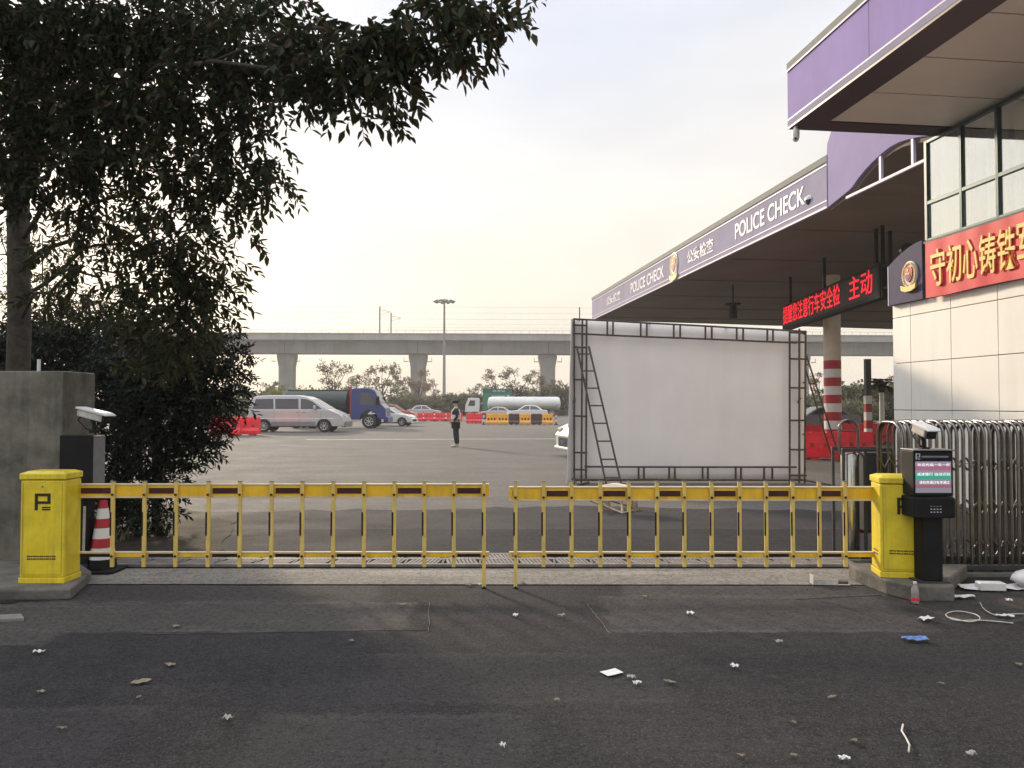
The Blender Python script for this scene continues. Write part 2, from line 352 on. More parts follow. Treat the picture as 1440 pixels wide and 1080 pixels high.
# drain grates; flat black sheet below paints the shade of the channel
gy0, gy1 = G(700, 800)[1], G(700, 783.5)[1]
gx0, gx1 = G(150, 797)[0], G(1200, 797)[0]
sheet('drain_shade_sheet', [(gx0, gy0-.02), (gx1, gy0-.02), (gx1, gy1+.02), (gx0, gy1+.02)], .018, M['drain_shade'])
ng = 20; gw = (gx1-gx0)/ng
def grate_mesh(sl):
    mb = MB(); d = gy1-gy0; g = .002
    mb.box(g, gw-g, 0, .05, .0, .026); mb.box(g, gw-g, d-.05, d, .0, .026); mb.box(g, gw-g, d/2-.035, d/2+.035, .0, .026)
    mb.box(g, g+.008, .052, d/2-.037, .0, .026); mb.box(gw-g-.008, gw-g, .052, d/2-.037, .0, .026)
    mb.box(g, g+.008, d/2+.037, d-.052, .0, .026); mb.box(gw-g-.008, gw-g, d/2+.037, d-.052, .0, .026)
    for y0, y1 in ((.052, d/2-.037), (d/2+.037, d-.052)):
        n = 9; pitch = (gw-2*g-.016)/n
        for k in range(n):
            if k == 0: continue
            x = g+.008+k*pitch; wv = .0135
            a = x-wv; b = x+wv; s = sl*.04
            mb.add([(a-s, y0, 0), (b-s, y0, 0), (b+s, y1, 0), (a+s, y1, 0), (a-s, y0, .025), (b-s, y0, .025), (b+s, y1, .025), (a+s, y1, .025)],
                   [(0,3,2,1),(4,5,6,7),(0,1,5,4),(1,2,6,5),(2,3,7,6),(3,0,4,7)])
    return mb
g1 = grate_mesh(.5).build('drain_grate', M['iron']); g2 = grate_mesh(-.5).build('drain_grate', M['iron'])
ords = ['first','second','third','fourth','fifth','sixth','seventh','eighth','ninth','tenth','eleventh','twelfth','thirteenth','fourteenth','fifteenth','sixteenth','seventeenth','eighteenth','nineteenth','twentieth',
        'twenty-first','twenty-second','twenty-third','twenty-fourth','twenty-fifth','twenty-sixth','twenty-seventh','twenty-eighth','twenty-ninth','thirtieth','thirty-first','thirty-second','thirty-third','thirty-fourth','thirty-fifth','thirty-sixth']
for i in range(ng):
    src = g1 if i < ng*.45 else g2
    o = src if i in (0, ng-1) else src.copy()
    if i not in (0, ng-1): COL.objects.link(o)
    o.location = (gx0+i*gw, gy0, .020)
    tag(o, f'slotted iron drain grate below the yellow barrier, {ords[i]} from the left cabinet', 'drain grate', 'drain grates in a row under the barrier')

# ---------------------------------------------------------------- pads (kerb islands)
def pad(name, pts, h, m, label, bev=.02):
    mb = MB(); mb.prism(pts, lambda u, v, w_: (u, v, w_), 0.0, h); o = mb.build(name, m, bevel=bev, seg=3); tag(o, label, 'concrete pad'); return o
lp = [tuple((Vector((W(px, 568, D)[0], D)))) for px, D in ((132, 7.19), (104, 6.5), (-100, 6.42), (-130, 8.3), (60, 8.4), (118, 7.5))]
pad('concrete_pad', lp, .10, M['concd'], 'low concrete island under the yellow cabinet with the pillar behind it')
rp = [(3.17, 7.13), (3.22, 6.66), (3.34, 6.43), (3.68, 6.43), (3.80, 6.7), (4.3, 7.3), (3.2, 7.36)]
pad('concrete_pad', rp, .14, M['concd'], 'chipped concrete island carrying the screen kiosk and a yellow cabinet')
kb = [tuple(G(a, b)[:2]) for a, b in ((-40, 872), (30, 868), (34, 874), (-40, 878))]
pad('kerb_stone', kb, .03, M['conc'], 'short pale kerb stone lying on bare earth at the picture edge', .006)['category'] = 'kerb stone'

# ---------------------------------------------------------------- concrete pillar
t = T('concrete_pillar', 'tall grey moss stained concrete gate pillar behind the left yellow cabinet', 'pillar', (-4.97, 8.0, 0))
mb = MB(); mb.box(-.52, .47, -.30, .30, 0, 1.98); mb.build('shaft', M['pillar'], t, bevel=.012)
mb = MB(); mb.tube([(-.02, .1, 1.97), (-.02, .1, 2.12)], .018); mb.build('pipe_stub', M['wht'], t)

# ---------------------------------------------------------------- barrier cabinets
def cabinet(label, loc, rz, w_, d, h, logo_y=.0, side_text=True):
    t = T('barrier_cabinet', label, 'barrier cabinet', loc, rz, 'yellow barrier cabinets')
    mb = MB(); mb.box(-w_/2, w_/2, 0, d, .05, h-.075); mb.build('housing', M['yel'], t, bevel=.014, seg=3)
    mb = MB(); mb.box(-w_/2-.006, w_/2+.006, -.006, d+.006, 0, .05); mb.build('plinth', M['yel'], t, bevel=.005)
    mb = MB(); e = .008
    mb.add([(-w_/2-e, -e, h-.07), (w_/2+e, -e, h-.07), (w_/2+e, d+e, h-.07), (-w_/2-e, d+e, h-.07),
            (-w_/2-e, -e, h-.02), (w_/2+e, -e, h-.02), (w_/2+e, d+e, h-.02), (-w_/2-e, d+e, h-.02),
            (-w_/2+.04, .04, h), (w_/2-.04, .04, h), (w_/2-.04, d-.04, h), (-w_/2+.04, d-.04, h)],
           [(0,3,2,1),(0,1,5,4),(1,2,6,5),(2,3,7,6),(3,0,4,7),(4,5,9,8),(5,6,10,9),(6,7,11,10),(7,4,8,11),(8,9,10,11)])
    mb.build('lid', M['yel'], t, bevel=.006)
    # P emblem
    z = h-.335
    mb = MB(); x = -w_*.17; yy = -.004
    for a in ((0, .026, 0, .145), (.027, .135, .121, .145), (.109, .135, .079, .120), (.027, .135, .055, .078), (.062, .135, .0, .012), (.062, .135, .020, .030)):
        mb.box(x+a[0], x+a[1], yy, 0.001, z+a[2], z+a[3])
    mb.build('emblem', M['blkp'], t)
    ms = MB(); ms.lathe([(.008, 0), (.008, .006), (.004, .008)], 10, fn=lambda a, b, c: (a, -c, h-.13+b)); ms.build('lock', M['grey'], t)
    mb = MB()
    for k in range(14):
        for z in (.205, .228): mb.box(-w_*.33+k*w_*.047, -w_*.33+k*w_*.047+w_*(.03 if (k*7) % 3 else .04), -.0035, .001, z, z+.011)
    mb.build('print_line', M['dkp'], t)
    mb = MB(); mb.box(-w_/2+.022, -w_/2+.0245, -.0015, .001, .075, h-.10); mb.box(w_/2-.0245, w_/2-.022, -.0015, .001, .075, h-.10); mb.box(-w_/2+.025, w_/2-.025, -.0015, .001, .0725, .075); mb.build('door_seam', mat('seam_shadow_gap', (.16, .12, .01), .8), t)
    mb = MB(); mb.box(-w_/2-.002, -w_/2+.001, d*.25, d*.75, .18, .19); mb.box(-w_/2-.002, -w_/2+.001, d*.25, d*.75, .21, .22); mb.build('vent', M['dkp'], t)
    return t
cl = cabinet('yellow barrier cabinet with black P mark standing left of the long barrier arm', (W(62, 568, 6.68)[0], 6.68, .10), R(0), .385, .26, .965)
cr_ = cabinet('yellow barrier cabinet half hidden behind the black screen kiosk', (3.42, 6.70, .14), R(-10), .42, .28, .885)
# ---------------------------------------------------------------- barrier arms
AY = 6.95
def arm(label, pxs, px_in, px_out, post_px, long_px, black_first, ytop):
    """local x runs along the arm; posts at pixel columns measured on the arm's own plane"""
    X = lambda px: W(px, 568, AY)[0]
    Z = lambda py: W(720, py, AY)[2]
    x0, x1 = X(px_in), X(px_out); base = X(pxs)
    t = T('boom_barrier', label, 'boom barrier', (base, AY, 0), 0, 'yellow fence barrier arms')
    f = lambda v: v-base
    zt1, zt0 = Z(ytop+0), Z(ytop+16)
    lo, hi = min(x0, x1), max(x0, x1)
    mb = MB(); mb.box(f(lo), f(hi), -.02, .02, zt0, zt1); mb.build('top_rail', M['yelb'], t, bevel=.004)
    mb = MB(); mb.box(f(lo), f(hi), -.026, .024, zt1, zt1+.013); mb.box(f(lo), f(hi), -.026, .024, zt0-.013, zt0); mb.build('rail_edge', M['pinkw'], t, bevel=.003)
    zb1, zb0 = Z(775.5), Z(783)
    mb = MB(); mb.box(f(lo), f(hi), -.016, .016, zb0, zb1-.014); mb.build('bottom_rail', M['yelb'], t, bevel=.003)
    mb = MB(); mb.box(f(lo), f(hi), -.019, .019, zb1-.0135, zb1); mb.build('bottom_rail_edge', M['pinkw'], t, bevel=.003)
    ps = sorted(post_px)
    segs = list(zip(ps[:-1], ps[1:]))
    segs = ([(px_in, ps[0])] if px_in < ps[0] else [])+segs
    if px_out > ps[-1]+25: segs.append((ps[-1], px_out))
    if px_in > ps[-1]+20: segs.append((ps[-1], px_in))
    for i, (a, b) in enumerate(segs):
        if (i % 2 == 0) == black_first:
            mb = MB(); mb.box(f(X(a))+.03, f(X(b))-.03, -.024, -.0195, zt0+.028, zt1-.024); mb.build('reflector', M['dred'], t)
            mb = MB(); mb.box(f(X(a))+.03, f(X(b))-.03, -.021, -.0158, zb0+.002, zb1-.0175); mb.build('lower_reflector', M['blk'], t)
    pz0, pz1 = Z(796), Z(677)
    for i, p in enumerate(ps):
        long_ = abs(p-long_px) < 3
        x = f(X(p)); z0 = .012 if long_ else pz0
        q = t
        mb = MB()
        mb.box(x-.0165, x+.0165, -.052, -.028, z0, pz1); 
        o = mb.build('post', M['palew'], t, bevel=.003)
        mb = MB(); mb.box(x-.021, x-.007, -.0555, -.0525, Z(752), Z(719)); mb.build('post_sleeve', M['blk'], o)
        mb = MB(); mb.box(x-.018, x+.018, -.054, -.026, pz1, pz1+.008); mb.build('post_cap', M['grey'], o)
        mb = MB()
        for zz in ((zt0+.022), (zb0+zb1)/2-.008):
            mb.lathe([(.012, 0), (.012, .007), (.006, .012)], 8, fn=lambda a, b, c, zz=zz: (x+a, -.053-c, zz+b))
        mb.build('bolt', M['dred'], o)
        if long_:
            mb = MB(); mb.lathe([(.022, .0), (.022, .012), (.01, .03)], 10, fn=lambda a, b, c: (x+a, -.04+b, c)); mb.build('foot', M['blk'], o)
    return t
lposts = [164, 208, 252, 297, 341, 385, 428, 471, 514, 556, 598, 639, 681]
arm('longer left yellow fence barrier arm hinged at the left cabinet', 112, 110, 688, lposts, 681, True, 682)
rposts = [725, 764, 803, 843, 883, 922, 960, 998, 1037, 1074, 1111, 1148, 1184]
arm('right yellow fence barrier arm reaching to the cabinet by the kiosk', 1226, 716, 1232, rposts, 725, True, 686)
mb = MB(); mb.tube([(W(120, 568, 7.15)[0], 7.15, .25), (W(121, 568, 7.15)[0], 7.15, .70)], .012); o = mb.build('white_pipe', M['dirtyw']); tag(o, 'thin white upright pipe between left cabinet and traffic cone', 'pipe')

# ---------------------------------------------------------------- traffic cone
c = G(147, 803); t = T('traffic_cone', 'red and white banded traffic cone beside the left yellow cabinet', 'traffic cone', (W(147, 568, 7.6)[0], 7.6, 0))
H = .71
mb = MB(); mb.lathe([(.115, .12), (.092, .28)], 24, cap=False)
prof = [(.155, .0, 1), (.150, .05, 1), (.128, .052, 1), (.122, .13, 1)]
def cone_band(z0, z1, m, name='band'):
    r = lambda z: .122-(z-.13)/(H-.13)*.087
    mb = MB(); mb.lathe([(r(z0), z0), (r(z1), z1)], 24, cap=True); mb.build(name, m, t, smooth=True)
mb = MB(); mb.prism([(-.19, -.16), (-.16, -.19), (.16, -.19), (.19, -.16), (.19, .16), (.16, .19), (-.16, .19), (-.19, .16)], lambda u, v, w_: (u, v, w_), .004, .04); mb.build('base', M['blk'], t, bevel=.006)
mb = MB(); mb.lathe([(.135, .04), (.122, .1345)], 24); mb.build('skirt', M['blk'], t, smooth=True)
bz = [.135, .245, .335, .435, .525, .625, .70]
for i in range(6): cone_band(bz[i]+.0005, bz[i+1], (M['wht'] if i % 2 == 0 else M['reds']) if i < 5 else M['reds'])

# ---------------------------------------------------------------- plate cameras / kiosks
def bullet(t, ox, oy, oz, ang, pitch, L=.34, wv=.10, h=.085, hood=M['wht']):
    Mx = Matrix.Translation((ox, oy, oz)) @ Matrix.Rotation(ang, 4, 'Z') @ Matrix.Rotation(pitch, 4, 'Y')
    # +x is where it looks
    b = MB(); b.box(-L/2, L/2-.03, -wv/2+.008, wv/2-.008, -h/2, h/2-.015, M=Mx); o = b.build('camera_body', M['dirtyw'], t, bevel=.012)
    b = MB(); b.prism([(-L/2-.01, h/2-.013), (L/2+.03, h/2-.013), (L/2+.03, h/2), (L/2-.02, h/2+.012), (-L/2-.01, h/2+.006)], lambda u, v, s: Mx @ Vector((u, s, v)), -wv/2-.006, wv/2+.006); b.build('sun_hood', hood, t, bevel=.004)
    b = MB(); b.box(L/2-.03, L/2+.004, -wv/2+.006, wv/2-.006, -h/2-.002, h/2-.018, M=Mx); l = b.build('lens_face', M['blk'], t, bevel=.006)
    b = MB(); b.lathe([(.028, 0), (.028, .004), (.018, .005)], 14, fn=lambda x, y, z: Mx @ Vector((L/2+.004+z, x, y))); b.build('lens', M['glassd'], l)
    b = MB(); b.tube([(ox-.02*math.cos(ang), oy-.02*math.sin(ang), oz-h/2), (ox, oy, oz-h/2-.05), (ox, oy, oz-h/2-.12)], .02, 10); b.box(ox-.035, ox+.035, oy-.035, oy+.035, oz-h/2-.13, oz-h/2-.10); b.build('mount', M['blk'], t, bevel=.003)
    b = MB(); b.tube([Mx @ Vector((-L/2+.02, 0, -h/2)), Mx @ Vector((-L/2-.03, .01, -h/2-.05)), (ox-.06*math.cos(ang)-.02, oy, oz-h/2-.09), (ox, oy, oz-h/2-.11)], .008, 6); b.build('cable', M['blk'], t)
# right kiosk (stands on pad)
kx = W(1308, 568, 6.55)[0]; t = T('plate_reader_kiosk', 'black plate reading kiosk with colour screen and keypad on the right island', 'kiosk', (kx, 6.52, .14))
Zk = lambda py: W(720, py, 6.52)[2]-.14
mb = MB(); mb.box(-.085, .085, .02, .17, .012, Zk(722)); mb.build('stand', M['blk'], t, bevel=.008)
mb = MB(); mb.box(-.13, .13, -.02, .22, 0, .012); mb.build('foot_plate', M['dgrey'], t)
mb = MB(); mb.box(-.165, .172, 0, .2, Zk(698), Zk(634)); hd = mb.build('display_housing', M['blk'], t, bevel=.01)
mb = MB(); mb.box(-.172, .176, -.02, .205, Zk(634)+.001, Zk(634)+.012); mb.build('visor', M['grey'], t, bevel=.003)
# screen
mm = bpy.data.materials.new('led_screen'); mm.use_nodes = True; tt = mm.node_tree; b_ = tt.nodes['Principled BSDF']
geo = tt.nodes.new('ShaderNodeTexCoord'); sp_ = tt.nodes.new('ShaderNodeSeparateXYZ'); tt.links.new(geo.outputs['Generated'], sp_.inputs[0])
rp_ = tt.nodes.new('ShaderNodeValToRGB'); rp_.color_ramp.interpolation = 'CONSTANT'; tt.links.new(sp_.outputs['Z'], rp_.inputs[0])
stops = [(0, (.20, .19, .24)), (.16, (.28, .09, .12)), (.26, (.20, .19, .23)), (.44, (.02, .30, .20)), (.62, (.22, .20, .26)), (.72, (.30, .10, .16)), (.86, (.26, .2, .28))]
rp_.color_ramp.elements[0].color = (*stops[0][1], 1); rp_.color_ramp.elements[1].position = stops[1][0]; rp_.color_ramp.elements[1].color = (*stops[1][1], 1)
for p, cc in stops[2:]:
    e = rp_.color_ramp.elements.new(p); e.color = (*cc, 1)
tt.links.new(rp_.outputs[0], b_.inputs['Emission Color']); b_.inputs['Emission Strength'].default_value = .9; b_.inputs['Base Color'].default_value = (.02, .02, .02, 1); b_.inputs['Roughness'].default_value = .3
mb = MB(); mb.box(-.15, .15, -.006, -.0005, Zk(693), Zk(649)); scr = mb.build('screen', mm, hd)
lt = mat('screen_text_glow', (.6, .6, .6), .5, emis=(.85, .8, .85), estr=.8)
mz = lambda py: Zk(py)
text('欢迎光临一车一杆', lt, scr, 'screen_text', -.135, .14, mz(655.5), mz(651.5), -.0065, .001)
text('减速慢行 自动识别', lt, scr, 'screen_text', -.14, .14, mz(669), mz(664.5), -.0065, .001)
text('请有序通过有序通过', lt, scr, 'screen_text', -.12, .135, mz(680.5), mz(676), -.0065, .001)
mb = MB()
for a in ((0, .008, 0, .05), (.009, .036, .043, .05), (.029, .036, .022, .042), (.009, .036, .017, .0215), (.016, .036, .0, .006)):
    mb.box(-.145+a[0], -.145+a[1], -.004, .001, Zk(646)+a[2], Zk(646)+a[3])
mb.build('emblem', M['letw'], hd)
mb = MB(); mb.box(-.095, .13, -.003, .001, Zk(643.5), Zk(641)); mb.build('brand_strip', M['grey'], hd)
mb = MB(); mb.box(-.18, .168, -.035, .19, Zk(728), Zk(699)); kb_ = mb.build('speaker_box', M['blk'], t, bevel=.012)
for r_ in range(3):
    for c_ in range(4):
        mb = MB(); xx = -.045+c_*.026; zz = Zk(720)+r_*.024; mb.box(xx, xx+.013, -.039, -.0355, zz, zz+.008); mb.build('key', M['letw'] if r_ < 2 else M['grey'], kb_)
bullet(t, -.02, .10, Zk(606), R(-80), R(16), .20, .105, .085)
# left kiosk (back view)
kx = W(106, 568, 7.4)[0]; t = T('plate_reader_kiosk', 'dark plate reading kiosk seen from behind with white camera, by the concrete pillar', 'kiosk', (kx, 7.42, .0))
Zl = lambda py: W(720, py, 7.42)[2]
mb = MB(); mb.box(-.16, .145, 0, .05, Zl(700), Zl(612)); mb.build('display_housing', M['blk'], t, bevel=.008)
mb = MB(); mb.box(-.15, .142, .052, .27, Zl(700), Zl(613.5)); mb.build('back_shell', M['grey'], t, bevel=.008)
mb = MB(); mb.box(-.085, .085, .06, .2, .1, Zl(701)); mb.build('stand', M['blk'], t, bevel=.006)
bullet(t, .13, .08, Zl(584), R(-20), R(11), .36, .11, .085)

# ---------------------------------------------------------------- retractable gate
GY = 7.5
t = T('retractable_gate', 'folded stainless retractable gate of many arched hoops behind the kiosk', 'gate', (3.77, GY, 0))
def hoop(x, w_=.46, h=1.475, r=.0165, z0=.09, lean=0):
    pts = []; rad = .15
    pts.append((x, 0, z0)); pts.append((x, 0, h-rad))
    for k in range(1, 8):
        a = math.pi/2*k/8; pts.append((x, rad-rad*math.cos(a), h-rad+rad*math.sin(a)))
    pts.append((x, w_/2, h))
    for k in range(1, 8):
        a = math.pi/2*k/8; pts.append((x, w_-rad+rad*math.sin(a), h-rad+rad*math.cos(a)))
    pts += [(x, w_, h-rad), (x, w_, z0)]
    return MB().tube(pts, r, 10)
xs = [.0, .055, .11, .17, .235]+[.30+.0655*k for k in range(32)]
h0 = None
for i, x in enumerate(xs):
    if h0 is None: h0 = hoop(0).build('hoop', M['stl'], t, smooth=True); o = h0
    else: o = h0.copy(); COL.objects.link(o); o.parent = t
    o.location = (x+random.uniform(-.004, .004), random.uniform(-.01, .01), random.uniform(-.006, .006)); o.rotation_euler = (0, random.uniform(-.006, .006), random.uniform(-.03, .03))
xe = xs[-1]
mb = MB()
for z in (.22, .62, 1.05):
    for y in (.05, .41):
        for k in range(len(xs)-1):
            a, b = xs[k], xs[k+1]; s = .05 if k % 2 else -.05
            mb.tube([(a, y, z-s), (b, y, z+s)], .009, 6)
        mb.build('scissor_link', M['stl'], t); mb = MB()
mb = MB(); mb.box(-.02, xe+.05, -.03, .03, .045, .09); mb.box(-.02, xe+.05, .43, .49, .045, .09); mb.build('base_channel', M['dgrey'], t, bevel=.004)
for k in range(9):
    for y in (0, .46):
        mb = MB(); cx = .1+k*.28; mb.lathe([(.042, -.012), (.042, .012)], 12, fn=lambda a, b, c: (cx+a, y+c, .044+b)); mb.build('caster', M['rub'], t)
mb = MB(); mb.box(-.3, 3.2, -.14, -.06, 0, .028); mb.box(-.3, 3.2, .50, .56, 0, .028); o = mb.build('gate_rail', mat('rail_metal', (.16, .17, .14), .6, .3, var=.3)); o.location = (3.75, GY, 0.004); tag(o, 'low metal ground rail running under the retractable gate', 'rail')
# gate head: steel drum in a frame
Xg = lambda px, D: W(px, 568, D)[0]
t2 = T('gate_motor', 'mirror steel drum and dark motor box in a frame at the gate end', 'gate motor', (Xg(1201, 8.1), 8.1, 0))
Zh = lambda py: W(720, py, 8.1)[2]
mb = MB(); mb.lathe([(.088, .06), (.093, .08), (.093, Zh(640)), (.085, Zh(638))], 28, fn=lambda x, y, z: (x-.0, y+.12, z)); mb.build('drum', M['stlm'], t2, smooth=True)
mb = MB(); 
for x in (-.115, .115, .40):
    mb.box(x-.014, x+.014, -.0, .028, .03, Zh(632)); mb.box(x-.014, x+.014, .26, .288, .03, Zh(632))
mb.box(-.13, .415, -.002, .03, Zh(635), Zh(632)+.012); mb.box(-.13, .415, .258, .29, Zh(635), Zh(632)+.012)
mb.build('frame', M['dgrey'], t2, bevel=.003)
mb = MB(); mb.box(.135, .385, .03, .25, .30, Zh(637)); mb.build('motor_box', M['dgrey'], t2, bevel=.01)
mb = MB(); mb.box(.11, .33, .27, .285, .25, Zh(665)); mb.build('red_panel', M['reds'], t2)
pts = [(-.105, .13, Zh(640)), (-.105, .13, Zh(603))]+[(-.105+.10*(1-math.cos(a)), .13, Zh(603)+.09*math.sin(a)) for a in [math.pi*k/12 for k in range(1, 12)]]+[(.095, .13, Zh(603)), (.1, .13, Zh(640))]
mb = MB(); mb.tube(pts, .015, 10); mb.tube([(-.105, .13, Zh(607)), (.1, .13, Zh(607))], .008); mb.build('hoop', M['stl'], t2, smooth=True)
mb = MB(); mb.lathe([(.045, -.015), (.045, .015)], 14, fn=lambda a, b, c: (.1+a, .0+c, .046+b)); mb.build('caster', M['rub'], t2)

# ================================================================ police building (right)
TV = Vector((.1218, -.9926)).normalized(); BROT = math.atan2(TV.y, TV.x)
BO = Vector((W(1258.5, 568, 14.05)[0], 14.05))
t = T('police_building', 'two storey cream panelled building with large upper windows under a purple roof', 'building', (BO.x, BO.y, 0), BROT)
LEN = 13.0
def sB(px):      # distance along the wall at a pixel column
    u = (px-720)/F; return (BO.x-u*BO.y)/(u*TV.y-TV.x)
def sBo(px, off):
    u = (px-720)/F; ox = BO.x-.9926*off; oy = BO.y-.1218*off; return (ox-u*oy)/(u*TV.y-TV.x)
ZJ = [0.0, .70, 1.54, 2.385, 3.215]
# core
mb = MB(); mb.box(.0, LEN, .045, 9, 0, 3.46); mb.build('wall', M['joint'], t)
sj = [0, sB(1281.5), sB(1338.5), sB(1405)]; dj = 1.07
while sj[-1] < LEN: sj.append(sj[-1]+dj)
mb = MB(); gj = .006
for a, b in zip(sj[:-1], sj[1:]):
    for z0, z1 in zip(ZJ, ZJ[1:]+[3.455]):
        mb.box(a+gj, min(b, LEN)-gj, 0.0, .04, z0+gj, z1-gj)
# end wall facing the canopy side
for y0 in [k*1.2 for k in range(7)]:
    for z0, z1 in zip(ZJ, ZJ[1:]+[3.455]):
        mb.box(-.04, -.001, y0+gj, y0+1.2-gj, z0+gj, z1-gj)
mb.build('cladding', M['wall'], t, bevel=.004)
sW = sB(1308); ZB0 = 3.46; ZB1 = 4.42
mb = MB(); mb.box(sW, LEN, .06, 9, ZB0, ZB1); mb.build('parapet_wall', M['wall'], t)
# purple panel with curved top (end of the sign band)
zA = 4.27; n = 10
pts = [(0, 3.445), (sW-.02, 3.445), (sW-.02, ZB1+.03)]+[((sW-.02)*(1-k/n), ZB1+.03-(ZB1-4.13)*(k/n)**1.8) for k in range(1, n+1)]
mb = MB(); mb.prism(pts, lambda u, v, w_: (u, w_, v), -.10, .05); bp = mb.build('sign_panel', M['bluep'], t, bevel=.004)
mb = MB(); mb.prism([(-.008, 3.44), (.012, 3.44), (.012, 4.17), (-.008, 4.15)], lambda u, v, w_: (u, w_, v), -.106, .052); mb.build('panel_trim', M['letw'], bp)
# badge
def badge(parent, cx, cz, s, y, simple=False):
    mb = MB()
    mb.lathe([(.5*s, 0), (.5*s, .02), (.43*s, .03)], 32, fn=lambda a, b, c: (cx+a*.92, y-c, cz+b*1.05)); e = mb.build('emblem', M['letw'], parent, smooth=False)
    mb = MB()
    for k in range(22):
        a = -math.pi/2+(.35+k/21*(2*math.pi-.7)); r = .40*s
        px_, pz_ = cx+r*.92*math.cos(a), cz+r*1.05*math.sin(a)
        for o_ in (-1, 1):
            a2 = a+(.9 if math.cos(a) > 0 else -.9)+o_*.25
            l = .11*s; q = Vector((px_, pz_)); d = Vector((math.cos(a2), math.sin(a2))); n_ = Vector((-d.y, d.x))*l*.35
            p = [q-d*l*.5, q+n_, q+d*l*.6, q-n_]
            mb.prism([tuple(v) for v in p], lambda u, v, w_: (u, w_, v), y-.045, y-.03)
    mb.build('laurel', M['gold'], e)
    mb = MB(); pts = [(-.24, .18), (-.17, .28), (0, .32), (.17, .28), (.24, .18), (.22, -.08), (.12, -.22), (0, -.29), (-.12, -.22), (-.22, -.08)]
    mb.prism([(cx+a*s, cz+b*s) for a, b in pts], lambda u, v, w_: (u, w_, v), y-.05, y-.03); mb.build('shield', M['reds'], e)
    mb = MB(); mb.prism([(cx+a*s, cz+b*s) for a, b in ((-.15, -.02), (.15, -.02), (.13, -.1), (0, -.22), (-.13, -.1))], lambda u, v, w_: (u, w_, v), y-.056, y-.052); mb.build('shield_base', M['blue'], e)
    mb = MB(); st = []
    for k in range(10):
        r = (.085 if k % 2 == 0 else .036)*s; a = math.pi/2+k*math.pi/5; st.append((cx+r*math.cos(a), cz+.17*s+r*math.sin(a)))
    mb.prism(st, lambda u, v, w_: (u, w_, v), y-.058, y-.052)
    for q in range(5): mb.box(cx+(-.11+q*.045)*s, cx+(-.08+q*.045)*s, y-.058, y-.052, cz-.0*s, cz+.05*s)
    mb.box(cx-.13*s, cx+.13*s, y-.058, y-.052, cz+.055*s, cz+.075*s); mb.build('star', M['gold'], e)
    mb = MB(); mb.prism([(cx+a*s, cz+b*s) for a, b in ((-.46, -.36), (-.2, -.44), (.2, -.44), (.46, -.36), (.42, -.56), (.18, -.64), (-.18, -.64), (-.42, -.56))], lambda u, v, w_: (u, w_, v), y-.06, y-.03); mb.build('ribbon', M['gold'], e, bevel=.004)
badge(bp, (sBo(1268, .12)+sBo(1295, .12))/2, W(1281, 392, 13.7)[2]+.02, .46, -.10)
# upper storey windows
ZW1 = 6.16
mb = MB(); mb.box(sW-.05, sW, -.02, 7.5, ZB0, ZW1); mb.build('corner_post', M['grey'], t)
mb = MB(); mb.box(sW, LEN, .9, 7.5, ZB1, ZW1-.01); mb.build('room_back_wall', mat('room_wall', (.32, .32, .33), .9), t)
mull = [sW, sB(1357), sB(1409)]; dm = 1.08
while mull[-1] < LEN-1: mull.append(mull[-1]+dm)
ztr = 5.08
pane_m = mat('window_glass', (.10, .125, .13), .06, var=.05, spec=1.0)
gl = bpy.data.materials.new('clear_pane'); gl.use_nodes = True; gt = gl.node_tree; gb = gt.nodes['Principled BSDF']
gs_ = gt.nodes.new('ShaderNodeBsdfGlossy'); gs_.inputs['Roughness'].default_value = .03; gs_.inputs['Color'].default_value = (.93, .97, .96, 1)
tp_ = gt.nodes.new('ShaderNodeBsdfTransparent'); gm_ = gt.nodes.new('ShaderNodeMixShader'); gm_.inputs[0].default_value = .48
gt.links.new(tp_.outputs[0], gm_.inputs[1]); gt.links.new(gs_.outputs[0], gm_.inputs[2]); gt.links.new(gm_.outputs[0], gt.nodes['Material Output'].inputs[0]); gt.nodes.remove(gb)
for i, (a, b) in enumerate(zip(mull[:-1], mull[1:])):
    fr = MB(); f_ = .028
    fr.box(a, a+f_, -.03, .05, ZB1, ZW1); fr.box(b-f_, b-.001, -.03, .05, ZB1, ZW1)
    fr.box(a+f_, b-f_, -.027, .047, ZB1, ZB1+.05); fr.box(a+f_, b-f_, -.027, .047, ZW1-.05, ZW1-.002); fr.box(a+f_, b-f_, -.027, .047, ztr-.03, ztr+.03)
    wn = fr.build('window', M['fram'], t, bevel=.003)
    for z0, z1 in ((ZB1+.05, ztr-.03), (ztr+.03, ZW1-.05)):
        mb = MB(); mb.box(a+f_, b-f_, .008, .014, z0, z1); mb.build('pane', gl, wn)
    # curtain, gathered
    c0, c1 = (a+.08, b-.10) if i % 2 == 0 else (a+.30, b-.04)
    nn = 60; vs = []; fs = []
    for k in range(nn+1):
        x = c0+(c1-c0)*k/nn; y = .20+.035*math.sin(k*1.15)+.015*math.sin(k*.47); vs += [(x, y, ZB1+.03), (x, y*1.02, ZW1-.09)]
    for k in range(nn): fs.append((2*k, 2*k+2, 2*k+3, 2*k+1))
    mb = MB(); mb.add(vs, fs); o = mb.build('curtain', M['curt'] if i != 1 else M['fab'], wn); so = o.modifiers.new('s', 'SOLIDIFY'); so.thickness = .004

